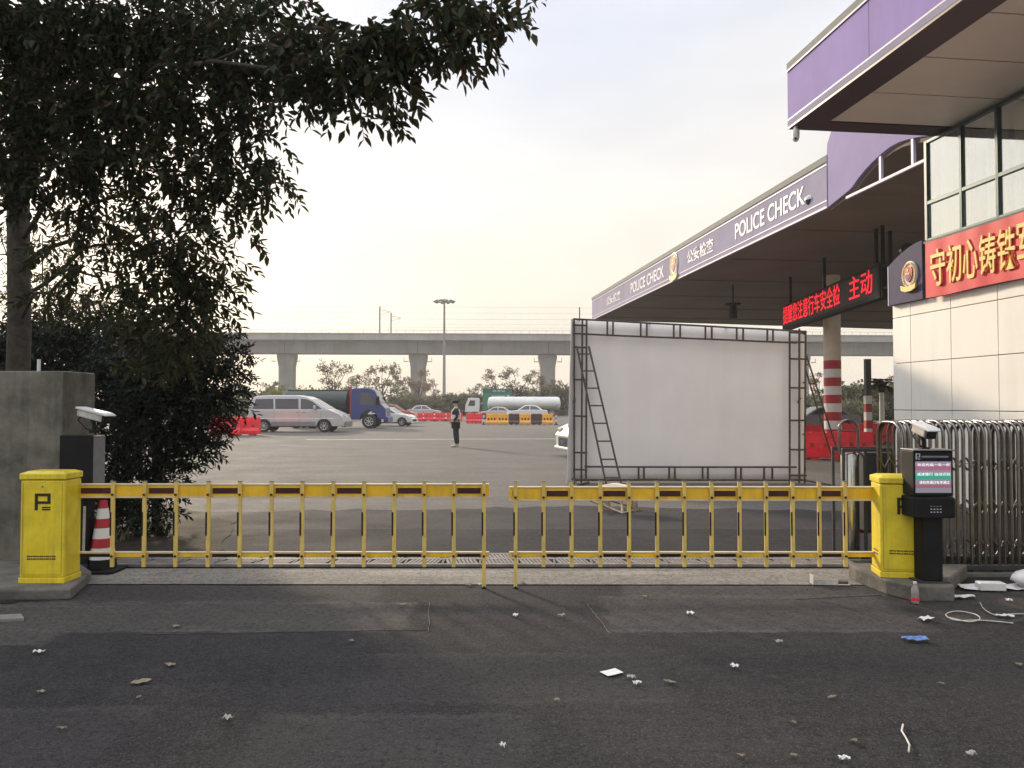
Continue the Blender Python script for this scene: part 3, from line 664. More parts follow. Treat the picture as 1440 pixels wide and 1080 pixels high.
# roof with purple fascia: corner from the photo
RC = W(1108, 182, 12.6); RB = W(1310, 189.5, 12.93)
rt = T('purple_roof', 'overhanging flat roof edged with bright purple fascia and thin white lines', 'roof', (RC.x, RC.y, 0), BROT)
rz0 = RC.z; RL = 11.0; RD = 12.0; FH = 1.10
mb = MB(); mb.box(.12, RL, .12, RD, rz0+.05, rz0+FH-.12); mb.build('roof_slab', M['capg'], rt)
mb = MB(); mb.box(0, RL, 0, .06, rz0+.04, rz0+FH-.14); mb.box(0, .06, .0602, RD, rz0+.04, rz0+FH-.14); mb.build('fascia', M['purp'], rt)
mb = MB(); mb.box(-.01, RL, -.012, .07, rz0+FH-.139, rz0+FH); mb.box(-.01, .07, .072, RD, rz0+FH-.139, rz0+FH); mb.build('fascia_cap', M['capg'], rt, bevel=.01)
mb = MB(); mb.box(-.015, RL, -.022, -.013, rz0+FH-.155, rz0+FH-.125); mb.box(-.004, RL, -.006, -.001, rz0+.135, rz0+.16); mb.build('white_line', M['lilac'], rt)
mb = MB(); mb.box(-.002, RL, -.004, -.001, rz0+.04, rz0+.133); mb.build('grey_band', M['purpg'], rt)
mb = MB(); mb.box(.0, RL, 0.0, .50, rz0, rz0+.038); mb.box(0, .40, .5003, RD, rz0, rz0+.038); mb.build('soffit_border', M['soffd'], rt)
x = .42; k = 0
while x < RL:
    mb = MB(); mb.box(x, min(x+1.125, RL), .512, RD, rz0+.012, rz0+.036); mb.build('soffit_panel', M['soff'], rt, bevel=.003); x += 1.155; k += 1

mb = MB()
for k in range(1, 5): mb.box(k*2.3, k*2.3+.008, -.0035, -.001, rz0+.17, rz0+FH-.16)
mb.build('fascia_seam', M['purpg'], rt)
# PTZ camera under the roof corner
def ptz(name, label, p, dome=False, s=1.):
    t = T(name, label, 'security camera', p)
    if not dome:
        mb = MB(); mb.lathe([(.03*s, .0), (.03*s, -.04*s), (.05*s, -.05*s), (.07*s, -.09*s), (.07*s, -.18*s)], 18); mb.build('housing', M['wht'], t, smooth=True)
        mb = MB(); mb.lathe([(.065*s, -.18*s), (.068*s, -.22*s), (.05*s, -.275*s), (.02*s, -.295*s)], 18); mb.build('lens_ball', M['wht'], t, smooth=True)
        mb = MB(); mb.lathe([(.022*s, 0), (.022*s, .012)], 12, fn=lambda a, b, c: (a-.03, -.062-c, b-.22)); mb.build('lens', M['blk'], t)
    else:
        mb = MB(); mb.tube([(.0, .34, .0), (.0, .1, .10), (.0, -.02, .10), (.0, -.06, .04)], .028*s, 10); mb.build('bracket', M['wht'], t, smooth=True)
        mb = MB(); mb.lathe([(.03, .06), (.10, .03), (.17, -.03), (.175, -.09)], 20, fn=lambda a, b, c: (a, b-.1, c)); mb.build('housing', M['wht'], t, smooth=True)
        mb = MB(); mb.lathe([(.15, -.09), (.14, -.15), (.09, -.21), (.02, -.235)], 20, fn=lambda a, b, c: (a, b-.1, c)); mb.build('dome', M['glassd'], t, smooth=True)
    return t
p = W(1119, 185, 12.45); ptz('security_camera', 'small white security camera hanging under the purple roof corner', (p.x, p.y, rz0-.005), s=.85)

# banner on the wall
bt = T('banner', 'red cloth banner with large yellow characters across the cream wall', 'banner', (BO.x, BO.y, 0), BROT)
s0, s1 = sBo(1304, .12), sW+6.0
nx = 120; vs = []; fs = []
for k in range(nx+1):
    x = s0+(s1-s0)*k/nx; y = -.115+.007*math.sin(x*5.1)+.004*math.sin(x*13)
    vs += [(x, y, 3.44+.008*math.sin(x*3)), (x, y-.003, 3.9), (x, y, 4.375+.006*math.sin(x*2.2))]
for k in range(nx):
    for j in (0, 1): fs.append((3*k+j, 3*k+3+j, 3*k+4+j, 3*k+1+j))
mb = MB(); mb.add(vs, fs); o = mb.build('cloth', M['ban'], bt); so = o.modifiers.new('s', 'SOLIDIFY'); so.thickness = .01; so.offset = 0
bs = [sBo(x, .13) for x in (1311, 1334, 1357, 1380, 1406, 1434)]; bs.append(bs[-1]+(bs[-1]-bs[-2])*1.0)
for ch, a, b in zip("守初心铸铁军", bs[:-1], bs[1:]):
    q = a; wd = (b-a)
    text(ch, M['gold'], bt, 'character', a+wd*.04, b-wd*.05, 3.60, 4.22, -.128, .02, per=.010)
mb = MB(); mb.box(sW, LEN, -.02, .055, ZB0, 3.475); mb.build('ledge', M['wall'], t)
mb = MB(); mb.box(sW, LEN, -.09, .055, 4.378, 4.417); mb.build('sill', M['capg'], t)

# ================================================================ toll canopy
CO = Vector((4.45, 42.6)); CN = Vector((7.48, 18.1)); cv = (CN-CO).normalized(); CROT = math.atan2(cv.y, cv.x)
ct = T('toll_canopy', 'long toll station canopy with grey purple fascia and white police check lettering', 'canopy', (CO.x, CO.y, 0), CROT)
CZ = 6.30; CT = 7.56; SL = 24.69
def sC(px):
    u = (px-720)/F; return (CO.x-u*CO.y)/(u*cv.y-cv.x)
END = sC(1313)
far_r = W(1262, 464.5, 48.0)
# underside slab, back edge slightly skewed
lx = Vector((cv.x, cv.y)); ly = Vector((-cv.y, cv.x))
fr = Vector((far_r.x, far_r.y))-CO; fl = (fr.dot(lx), fr.dot(ly))
ext = fl[1]
poly = [(0.06, .08), (SL, .08), (SL, 22), (fl[0]+.5*(22-ext)*(fl[0]/ext), 22)]
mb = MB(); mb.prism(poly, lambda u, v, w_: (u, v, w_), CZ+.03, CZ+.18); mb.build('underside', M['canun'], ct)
poly2 = [(0.06, .3), (END, .3), (END, 22), (poly[3][0], 22)]
mb = MB(); mb.prism([(a, b) for a, b in poly], lambda u, v, w_: (u, v, w_), CT-.2, CT-.05); mb.build('roof_deck', M['capg'], ct)
mb = MB(); mb.box(0, SL, 0, .07, CZ, CT-.16); mb.build('fascia', M['purpg'], ct)
mb = MB(); mb.box(-.005, SL, -.02, .08, CT-.159, CT); mb.build('fascia_cap', M['capg'], ct)
mb = MB(); mb.box(.02, SL-.02, -.012, -.001, CT-.24, CT-.205); mb.box(.02, SL-.02, -.012, -.001, CZ+.16, CZ+.19); mb.box(.0, SL, -.012, -.001, CZ+.0, CZ+.045); mb.build('white_line', M['lilac'], ct)
ux, uy = poly[3]; dd = Vector((ux, uy)).normalized(); nn_ = Vector((-dd.y, dd.x))
mb = MB(); mb.prism([(0, .08), (.07, .08), (ux+.07, uy), (ux, uy)], lambda u, v, w_: (u, v, w_), CZ, CT); mb.build('back_fascia', M['soffd'], ct)
# arched centre bay
arc = [(1197, 268), (1203, 262), (1209, 253), (1218, 242), (1230, 229), (1243, 217), (1256, 207), (1270, 199.5), (1285, 195), (1300, 192), (1313, 191)]
AR = []
for px, py in arc:
    s = sC(px); D = CO.y+cv.y*s; AR.append((s, W(px, py, D)[2]))
top = [(SL, CT+.02), (SL+.02, CT+.25), (SL+.25, CT+.55), (SL+.8, CT+.9), (SL+1.6, CT+1.15), (END, CT+1.3)]
pl = [(SL+.003, CZ)]+AR+[(a, b) for a, b in reversed(top)]
mb = MB(); mb.prism(pl, lambda u, v, w_: (u, w_, v), -.01, .06); mb.build('arch_panel', mat('faded_purple', (.30, .255, .44), .75, var=.1, scale=.7, spec=.2), ct)
# barrel vault behind the arch
n = len(AR); vs = []; fs = []
VA = [(SL+.003, CZ+.03)]+AR
for u, v in VA: vs += [(u, .062, v), (u, 21.9, v)]
for k in range(len(VA)-1): fs.append((2*k, 2*k+2, 2*k+3, 2*k+1))
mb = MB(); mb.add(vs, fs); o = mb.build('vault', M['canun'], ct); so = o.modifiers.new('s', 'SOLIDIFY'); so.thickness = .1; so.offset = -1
mb = MB(); sA = sC(1196); 
mb.box(sA-.1, END, .0, .06, CZ-.0, CZ+.055)
for px in (1241, 1287):
    s = sC(px); D = CO.y+cv.y*s; zt = [b for a, b in AR if a <= s][-1]
    mb.box(s-.035, s+.035, .005, .065, CZ+.05, zt+.1)
mb.build('arch_rail', M['lilac'], ct)
mb = MB(); mb.box(SL-.012, SL+.015, -.022, -.013, CZ, CT); mb.build('joint_strip', M['capg'], ct)
for k in range(6):      # beams under the roof, seen faintly
    mb = MB(); mb.box(1.2+k*4.2, 1.32+k*4.2, .4, 20, CZ-.0, CZ+.028); mb.build('beam', M['canun'], ct)
# lettering
def lab(body, a, b, zz, per=.0): text(body, M['letw'], ct, 'lettering', sC(a), sC(b), CZ+zz[0], CZ+zz[1], -.002, .012, per=per)
lab('公安检查', 853.5, 873.5, (.36, .80), .014); lab('POLICE CHECK', 888, 935, (.34, .82), .012)
lab('公安检查', 968, 1005, (.36, .84), .014); lab('POLICE CHECK', 1036, 1135, (.36, .84), .012)
badge(ct, sC(949.5), CZ+.60, .92, -.01)
# columns (own things)
p = W(1171, 568, 28.0)
cm_ = bpy.data.materials.new('banded_column'); cm_.use_nodes = True; t_ = cm_.node_tree; b_ = t_.nodes['Principled BSDF']; b_.inputs['Roughness'].default_value = .55
def column(px, D, r, label, bands=True, top=CZ+.03, z0b=2.72, cat='column'):
    p = W(px, 568, D); t = T('banded_column', label, cat, (p.x, p.y, 0))
    zs = [0, .42]+[.42+.312*k for k in range(1, 10)]
    mb = MB(); zt = zs[-1]; mb.lathe([(r, zt+.001), (r, top)], 24); mb.build('shaft', mat('cream_column', (.62, .56, .46), .5, var=.06), t, smooth=True)
    mb = MB(); mb.lathe([(r, 0), (r, zs[1])], 24); mb.build('base', M['wht'], t, smooth=True)
    for i in range(1, len(zs)-1):
        mb = MB(); mb.lathe([(r+.004, zs[i]+.0005), (r+.004, zs[i+1])], 24); mb.build('band', M['reds'] if i % 2 == 1 else M['wht'], t, smooth=True)
    return t
column(1171, 28.0, .30, 'thick round canopy column with red and white painted bands')
# second pole: dark above, banded below
p = W(1220, 568, 31); t = T('striped_post', 'slim dark post with red and white lower bands behind the retractable gate', 'post', (p.x, p.y, 0))
mb = MB(); mb.box(-.09, .12, -.1, .1, 2.0, W(720, 505, 31)[2]); mb.build('shaft', M['dgrey'], t)
for k in range(6):
    mb = MB(); mb.box(-.11, .13, -.11, .11, k*.33, k*.33+.329); mb.build('band', M['reds'] if k % 2 == 0 else M['wht'], t)
# thing hanging from the canopy
p = W(1031, 432, 30); t = T('canopy_lamp', 'small dark lamp hanging below the canopy on a short rod', 'lamp', (p.x, 30, CZ+.0))
zz = W(720, 458, 30)[2]-CZ
mb = MB(); mb.tube([(0, 0, .02), (0, 0, -.75)], .03, 8); mb.build('rod', M['blk'], t)
mb = MB(); mb.lathe([(.30, -.72), (.30, -.78), (.12, -.80), (.15, -1.0), (.15, zz+.3)], 16); mb.build('shade', M['blk'], t)
p = W(1146, 281, 19.1); ptz('security_camera', 'white dome security camera bracketed to the canopy fascia after CHECK', (p.x-.12, p.y, p.z+.05), dome=True)
# loudspeaker shape at building corner
p = W(1272, 352, 15); t = T('loudspeaker', 'dark horn loudspeaker under the canopy beside the cream building', 'loudspeaker', (p.x, 15, p.z))
mb = MB(); mb.lathe([(.05, -.12), (.07, .0), (.13, .12)], 16, fn=lambda a, b, c: (a, -c, b)); mb.build('horn', M['blk'], t, smooth=True)
mb = MB(); mb.tube([(0, .05, 0), (.10, .1, .02), (.35, .0, .0)], .02, 8); mb.build('bracket', M['blk'], t)

# LED board hung below the canopy
LN = W(1237, 400, 20.0); LF = W(1100, 440, 29.0)
lv = Vector((LN.x-LF.x, LN.y-LF.y)); ll = lv.length; lrot = math.atan2(lv.y, lv.x)
z0 = (W(1237, 426, 20)[2]+W(1100, 460, 29)[2])/2; z1 = W(1237, 371.5, 20)[2]
lt_ = T('led_message_board', 'long black message board with glowing red characters hanging under the canopy', 'LED board', (LF.x, LF.y, 0), lrot)
mb = MB(); mb.box(0, ll, 0, .28, z0, z1+.05); mb.build('housing', M['blk'], lt_, bevel=.02)
mb = MB(); mb.box(.12, ll-.12, -.006, -.001, z0+.10, z1-.05); fc = mb.build('face', M['ledb'], lt_)
def sL(px):
    u = (px-720)/F; return (LF.x-u*LF.y)/(u*lv.normalized().y-lv.normalized().x)
text('提醒您注意行车安全检', M['led'], fc, 'led_text', .15, sL(1183), z0+.20, z0+.86, -.008, .008, per=.004)
text('主动', M['led'], fc, 'led_text', sL(1196), sL(1229), z0+.20, z0+.86, -.008, .008, per=.004)
for s in (.8, ll/2, ll-.4):
    mb = MB(); mb.box(s-.04, s+.04, .05, .12, z1+.04, CZ+.02); mb.build('hanger', M['blk'], lt_)
mb = MB(); mb.box(ll+.05, ll+.10, .02, .10, z0+.0, CZ); mb.box(ll+.5, ll+.56, .02, .10, z0+.0, CZ-.25); mb.box(ll+.0, ll+.6, .04, .09, z0+.2, z0+.26); mb.box(ll+.0, ll+.6, .04, .09, z1-.1, z1-.04); mb.build('end_bracket', M['blk'], lt_)

# ================================================================ white billboard screen on trusses
SY = 16.0
bt = T('billboard_frame', 'white fabric billboard stretched in a rusty square tube truss frame', 'billboard', (W(970, 568, SY)[0], SY, 0))
bx = bt.location.x
def P(px, py, D=SY): v = W(px, py, D); return Vector((v.x-bx, v.y-SY, v.z))
def rr(a, b): return random.uniform(a, b)
rt_ = .021
# fabric panel (thin slab behind the tubes)
nx, nz_ = 28, 18; vs = []; fs = []
c00, c10, c01, c11 = P(806, 677, SY+.10), P(1131, 676, SY+.10), P(806, 449, SY+.10), P(1131, 466.5, SY+.10)
for j in range(nz_+1):
    for i in range(nx+1):
        u, v = i/nx, j/nz_; p = c00*(1-u)*(1-v)+c10*u*(1-v)+c01*(1-u)*v+c11*u*v
        vs.append((p.x, p.y+.008*math.sin(u*23+v*3)*(1-v)+.004*math.sin(v*14+u*5)+.01*(u*(1-u)), p.z))
for j in range(nz_):
    for i in range(nx): a = j*(nx+1)+i; fs.append((a, a+1, a+nx+2, a+nx+1))
mb = MB(); mb.add(vs, fs); o = mb.build('fabric', M['fab'], bt, smooth=False); o.data.shade_smooth(); so = o.modifiers.new('s', 'SOLIDIFY'); so.thickness = .006
# left return of fabric
mb = MB(); a, b, c_, d_ = P(797.5, 680, SY-.08), P(806, 677, SY+.1), P(806, 448.5, SY+.1), P(804, 448.5, SY-.08)
mb.add([a, b, c_, d_]+[p+Vector((-.012, .003, 0)) for p in (a, b, c_, d_)], [(0,1,2,3),(7,6,5,4),(0,4,5,1),(1,5,6,2),(2,6,7,3),(3,7,4,0)]); mb.build('fabric_edge', M['wht'], bt)
def chord(mb, a, b, d=0., n=6):
    A, B = P(*a), P(*b); A.y += d; B.y += d
    mb.tube([A.lerp(B, k/n)+Vector((0, rr(-.004, .004), rr(-.005, .005))) for k in range(n+1)], rt_, 6)
def truss(name, chords, rungs):
    mb = MB()
    for a, b in chords: chord(mb, a, b)
    for a, b in rungs: chord(mb, a, b, n=1)
    # ties back to the fabric plane
    for (a, b) in chords[:1]:
        for k in (.02, .33, .66, .98):
            q = P(a[0]+(b[0]-a[0])*k, a[1]+(b[1]-a[1])*k); mb.tube([q, q+Vector((0, .1, 0))], rt_*.8, 6)
    mb.build(name, M['rust'], bt)
ty = lambda px, y0, y1: y0+(px-808)/(1131-808)*(y1-y0)
truss('top_truss', [((806, 448.5), (1134, 466)), ((806, 469), (1120, 482))],
      [((x, ty(x, 449, 466)), (x, ty(x, 469, 482))) for x in (854, 862, 901, 909.5, 947.5, 956.5, 992, 1001, 1036, 1045, 1079, 1087)])
truss('bottom_truss', [((806, 674.5), (1134, 675)), ((822, 656), (1120, 657))],
      [((x, 656.5), (x, 674.5)) for x in (898, 905.5, 941, 949, 988, 995.5, 1034.5, 1042, 1074.5, 1086)])
truss('side_truss', [((807.5, 449), (807.5, 682)), ((819, 450), (817.5, 680)), ((825, 450), (824, 676))],
      [((806, y), (826, y+.5)) for y in (457, 488, 534, 585, 636, 660)])
truss('side_truss', [((1133, 465), (1131.5, 686)), ((1124, 462), (1124, 681)), ((1110.5, 466), (1110.5, 686))],
      [((1110, y), (1134, y+.5)) for y in (468, 481, 504.5, 545, 591, 632, 668)])
mb = MB(); mb.tube([P(815, 452), P(815, 432)], .012, 6); mb.tube([P(1134, 676, 15.6), P(1180, 684, 14.6)], .02, 6); mb.tube([P(806, 674), P(812, 683, 15.6), P(829, 678, 15.6)], .03, 6)
mb.build('loose_bar', M['rust'], bt)
for px in (808, 1125):    # rear braces to the ground
    q = P(px, 560); mb = MB(); mb.tube([q, Vector((q.x, 1.9, .02))], .025, 6); mb.build('rear_brace', M['rust'], bt)

def ladder(label, l0, l1, r0, r1, Db, Dt, n, seed, r=.02):
    A0, A1, B0, B1 = W(*l0, Db), W(*l1, Dt), W(*r0, Db), W(*r1, Dt)
    zoff = A0.z; loc = Vector((A0.x, A0.y, 0)); t = T('ladder', label, 'ladder', loc)
    for a, b in ((A0, A1), (B0, B1)):
        mb = MB(); mb.tube([a-loc, b-loc], r, 8); mb.build('rail', M['rust'], t)
    for k in range(n):
        f = (k+.55)/n; mb = MB(); mb.tube([A0.lerp(A1, f)-loc, B0.lerp(B1, f)-loc], r*.85, 6); mb.build('rung', M['rust'], t)
    return t
ladder('rusty welded ladder leaning on the left side of the white billboard', (853.5, 686), (811, 487), (875, 686), (828, 487), 15.2, 15.9, 8, 1)
ladder('rusty ladder leaning behind the right edge of the white billboard', (1172, 650), (1127, 500), (1183, 650), (1134, 500), 19, 16.8, 6, 2)

# timber trestle and sack
tp = G(862, 722); t = T('timber_trestle', 'raw timber trestle lying behind the right barrier arm under a sack', 'trestle', (tp.x, tp.y, 0))
D = tp.y
def Q(px, py, d=0.): v = W(px, py, D+d); return v-Vector((tp.x, tp.y, 0))
mb = MB(); mb.tube([Q(822, 700, .3), Q(876, 722, 0)], .022, 4); mb.build('rail', M['wood'], t)
mb = MB(); mb.tube([Q(838, 697, .5), Q(893, 714, .35)], .022, 4); mb.build('rail', M['wood'], t)
for a, b in (((856, 701, .2), (857, 712, .2)), ((874, 702, .2), (875, 720, .0)), ((895, 700, .35), (896, 716, .35)), ((876, 721, 0), (896, 717, .35)), ((845, 700, .3), (858, 712, .2))):
    mb = MB(); mb.tube([Q(*a), Q(*b)], .018, 4); mb.build('strut', M['wood'], t)
mb = MB(); top_ = Q(868, 693, .2); mb.box(top_.x-.28, top_.x+.30, top_.y-.12, top_.y+.2, top_.z-.03, top_.z); mb.build('board', M['wood'], t, bevel=.005)
for x in (-.24, .26):
    for y in (-.08, .16):
        mb = MB(); mb.tube([(top_.x+x, top_.y+y, top_.z-.03), (top_.x+x, top_.y+y, .01)], .016, 4); mb.build('leg', M['wood'], t)
mb = MB(); n = 16; prof = []
vs = []; fs = []; L_ = .62
for i in range(13):
    u = i/12; r_ = math.sin(math.pi*min(1, max(0, u)))**.45; 
    for k in range(n):
        a = 2*math.pi*k/n; wob = 1+.12*math.sin(3*a+u*9)+.06*math.sin(7*a)
        vs.append((-.28+u*L_, .13*r_*math.cos(a)*wob, .085+.085*r_*math.sin(a)*wob*(1-.4*u)))
for i in range(12):
    for k in range(n): fs.append((i*n+k, i*n+(k+1) % n, (i+1)*n+(k+1) % n, (i+1)*n+k))
fs += [tuple(range(n))[::-1], tuple(range(12*n, 13*n))]
mb.add(vs, fs); o = mb.build('sack', mat('pale_sack', (.62, .54, .42), .85, var=.12, bump=.5, bscale=20), smooth=False); o.data.shade_smooth()
o.location = (tp.x+top_.x-.02, tp.y+top_.y+.04, top_.z-.02); tag(o, 'pale cloth sack resting on the timber trestle', 'sack')

# ================================================================ water barriers
def wb_mesh(L, h, m, name='water_barrier', wd=.5):
    mb = MB(); prof = [(-wd/2, .06), (-wd/2, .20), (-wd*.30, .34), (-wd*.20, h*.9), (-wd*.16, h), (wd*.16, h), (wd*.20, h*.9), (wd*.30, .34), (wd/2, .20), (wd/2, .06)]
    mb.prism(prof, lambda u, v, w_: (w_, u, v), -L/2+.012, L/2-.012); o = mb.build(name, m, bevel=.02)
    return o
def wb_parts(t, L, h, m, wd=.5):
    o = wb_mesh(L, h, m, 'shell', wd); o.parent = t
    for x in (-L*.28, 0, L*.28):
        mb = MB(); mb.box(x-.06, x+.06, -wd*.30-.012, -wd*.24, .36, h*.62); mb.build('recess', M['reds'] if m is M['redp'] else M['dkp'], t, bevel=.01)
    for x in (-L*.25, L*.25):
        mb = MB(); mb.box(x-.13, x+.13, -wd/2+.04, wd/2-.04, 0.0, .0595); mb.build('foot', m, t)
        mb = MB(); mb.lathe([(.045, h), (.045, h+.03)], 10, fn=lambda a, b, c: (x+a, b, c)); mb.build('filler_cap', m, t)
    return t
def barrier(label, p, rz, L, h, m, group):
    t = T('water_barrier', label, 'water barrier', p, rz, group); return wb_parts(t, L, h, m)
b0 = barrier('red water barrier nearest the billboard, first right of its frame', (*W(1158, 568, 23.0)[:2], 0), 0, 1.45, .80, M['redp'], 'red barriers by the canopy column')
for i, (px, D, rz, lb) in enumerate([(1193, 23.4, .08, 'red water barrier seen behind the hooped gate head, right of the nearest one'), (1149, 31.0, 0, 'farther red water barrier just left of the banded column'), (1200, 32.5, .05, 'farther red water barrier just right of the banded column'), (1236, 33, 0, 'farthest right red water barrier behind the hoops of the gate')]):
    dup(b0, (*W(px, 568, D)[:2], 0), rz, lb)
for i, (px, D) in enumerate([(345, 40.3), (318, 39.6)]):
    c_ = dup(b0, (*W(px, 568, D)[:2], 0), .05, ['red water barrier beside the rear wheel of the silver van', 'red water barrier half hidden by the dark shrub left of the van'][i], (1.08, 1, 1.2)); c_['group'] = 'red barriers left of the van'
# red row in the distance
for i in range(6):
    c_ = dup(b0, (*W(563+i*15.9, 568, 74.0)[:2], 0), 0, f'distant red water barrier, {ords[i]} from the left in the row behind the standing guard', (.74, 1, .98)); c_['group'] = 'distant red barrier row'
for i in range(2):
    c_ = dup(b0, (*W(661+i*11.2, 568, 65.0)[:2], 0), 0, ['red water barrier just right of the guard', 'red water barrier next to the yellow and black row'][i], (.46, 1, 1.08)); c_['group'] = 'short red barriers right of the guard'
yb = None; kb2 = None
for i, k in enumerate('YYKYKY'):
    pos = (*W(691.5+i*15.7, 568, 61.5)[:2], 0); lb = f'{"yellow" if k == "Y" else "dark maroon"} water barrier, {ords[i]} from the left of the yellow and dark row'
    if k == 'Y':
        if yb is None: yb = barrier(lb, pos, 0, .88, .86, M['yelp'], 'yellow and dark barrier row')
        else: dup(yb, pos, 0, lb)
    else:
        if kb2 is None: kb2 = barrier(lb, pos, 0, .88, .86, M['dkp'], 'yellow and dark barrier row')
        else: dup(kb2, pos, 0, lb)
# slim delineator posts
dl = None
for i, px in enumerate([563.5, 579.5, 595.5, 611, 627, 680, 782]):
    D = 73.2 if px < 640 else 61
    lb = ['white and red delineator post at the left end of the distant red row', 'delineator post after the first distant red barrier', 'delineator post after the second distant red barrier', 'delineator post after the third distant red barrier', 'delineator post left of the standing guard',
          'banded delineator post between the red and yellow barriers', 'white delineator post at the right end of the yellow row'][i]
    pos = (*W(px, 568, D)[:2], 0)
    if dl is None:
        dl = T('delineator_post', lb, 'post', pos, 0, 'delineator posts along the barriers')
        mb = MB(); mb.lathe([(.16, 0), (.16, .05), (.07, .07)], 12); mb.build('base', M['blk'], dl)
        for k in range(5):
            mb = MB(); mb.lathe([(.075-.006*k, .07+k*.17), (.07-.006*k, .239+k*.17)], 12); mb.build('band', M['wht'] if k % 2 else M['reds'], dl)
    else: dup(dl, pos, 0, lb)

# ================================================================ vehicles (x forward)
def wheel(t, x, y, r, wd=.2, rimm=None):
    s = 1 if y > 0 else -1
    mb = MB(); mb.lathe([(r*.62, -wd/2), (r*.94, -wd/2), (r, -wd*.3), (r, wd*.3), (r*.94, wd/2), (r*.62, wd/2)], 28, fn=lambda a, b, c: (x+a, y+c, r+b), cap=True); o = mb.build('wheel', M['rub'], t, smooth=True)
    mb = MB(); yo = y+s*wd/2
    mb.lathe([(r*.62, .0), (r*.60, .012), (r*.52, -.01)], 20, fn=lambda a, b, c: (x+a, yo+s*(c+.004), r+b), cap=False)
    for k in range(7):
        a = 2*math.pi*k/7; d = Vector((math.cos(a), math.sin(a))); n_ = Vector((-d.y, d.x))*r*.055
        q = [d*r*.1+n_, d*r*.56+n_, d*r*.56-n_, d*r*.1-n_]
        mb.prism([tuple(v) for v in q], lambda u, v, w_: (x+u, yo+s*w_, r+v), .002, .014)
    mb.lathe([(r*.15, .001), (r*.15, .02)], 12, fn=lambda a, b, c: (x+a, yo+s*c, r+b)); mb.build('rim', rimm or M['rim'], o)
def arc_cut(cx, r, zb, n=8):
    a0 = math.asin(max(-1, min(1, (zb-r*.93)/r))) if False else 0
    return [(cx+r*math.cos(math.pi*k/n)*1.0, zb+r*math.sin(math.pi*k/n)) for k in range(n+1)]   # from +x to -x
def vehicle(t, lower_top, belt, upper, Wd, tum, wheels, r, zb, paint, wins, shield, rear=None, lower_dark=True):
    """lower_top: pts from rear-bottom up over to front-bottom at belt; upper: greenhouse polygon"""
    hw = Wd/2
    xr, xf = lower_top[0][0], lower_top[-1][0]
    bot = []
    for cx in sorted(wheels, reverse=True):
        bot += [(a, b) for a, b in arc_cut(cx, r*1.17, zb+.0)]
    low = lower_top+[(p[0], max(p[1], zb)) for p in bot]
    mb = MB(); mb.prism(low, lambda u, v, w_: (u, w_, v), -hw, hw); body = mb.build('body', paint, t, bevel=.05, seg=3)
    mb = MB(); mb.box(min(wheels)-.2, max(wheels)+.2, -hw+.22, hw-.22, zb-.04, zb+r*1.2); mb.build('underbody', M['blk'], t)
    yw = lambda z: hw-.015-tum*(z-belt)
    n = len(upper); vs = [(u, -yw(v), v) for u, v in upper]+[(u, yw(v), v) for u, v in upper]
    fs = [tuple(range(n))[::-1], tuple(range(n, 2*n))]+[(i, (i+1) % n, n+(i+1) % n, n+i) for i in range(n)]
    mb = MB(); mb.add(vs, fs); mb.build('cabin', paint, t, bevel=.05, seg=3)
    for wn in wins:
        for s in (-1, 1):
            mb = MB(); m_ = len(wn); e0, e1 = -.03, .008
            vs = [(u, s*(yw(v)+e0), v) for u, v in wn]+[(u, s*(yw(v)+e1), v) for u, v in wn]
            mb.add(vs, [tuple(range(m_)), tuple(range(m_, 2*m_))]+[(i, (i+1) % m_, m_+(i+1) % m_, m_+i) for i in range(m_)]); mb.build('side_window', M['glassv'], t)
    for nm, (x0, z0_, x1, z1_) in shield.items():
        d = Vector((x1-x0, z1_-z0_)); n_ = Vector((d.y, -d.x)).normalized()*.012
        if nm != 'windscreen': n_ = -n_
        a, b = .10, .92; pts = []
        for f in (a, b):
            x = x0+d.x*f; z = z0_+d.y*f; y = yw(z)-.09
            pts += [(x, -y, z), (x, y, z)]
        mb = MB(); q = [Vector(pts[0]), Vector(pts[1]), Vector(pts[3]), Vector(pts[2])]; off = Vector((n_.x, 0, n_.y))
        mb.add([p-off for p in q]+[p+off for p in q], [(0,1,2,3),(7,6,5,4),(0,4,5,1),(1,5,6,2),(2,6,7,3),(3,7,4,0)]); mb.build(nm, M['glassv'], t)
    for cx in wheels:
        for s in (-1, 1): wheel(t, cx, s*(hw-.12), r, .2)
    return body
def place_vehicle(name, label, cat, p, rz, group=None): return T(name, label, cat, p, rz, group)

# silver van
VL = 5.77
p = W(417.5, 568, 44.9); van = place_vehicle('van', 'silver passenger van seen side on in front of the blue truck', 'van', (p.x, 45.6, 0), R(-1))
xr = -VL/2
lt0 = [(xr+.02, .36), (xr, .75), (xr+.10, 1.30), (xr+.3, 1.33), (xr+4.85, 1.33), (xr+5.35, 1.12), (xr+5.66, .93), (xr+5.75, .62), (xr+5.72, .34)]
up0 = [(xr+.10, 1.31), (xr+.34, 1.98), (xr+.55, 2.11), (xr+1.3, 2.16), (xr+2.9, 2.16), (xr+3.45, 2.08), (xr+3.85, 1.92), (xr+4.85, 1.31)]
vehicle(van, lt0, 1.30, up0, 1.85, .16, [xr+1.02, xr+4.55], .37, .34, M['silv'],
        [[(xr+.36, 1.36), (xr+.52, 1.93), (xr+1.55, 1.95), (xr+1.60, 1.36)], [(xr+1.70, 1.36), (xr+1.66, 1.95), (xr+3.02, 1.95), (xr+3.06, 1.36)], [(xr+3.18, 1.36), (xr+3.16, 1.95), (xr+3.50, 1.93), (xr+3.86, 1.78), (xr+4.42, 1.36)]],
        {'windscreen': (xr+4.85, 1.31, xr+3.75, 1.98), 'rear_window': (xr+.10, 1.31, xr+.36, 2.0)})
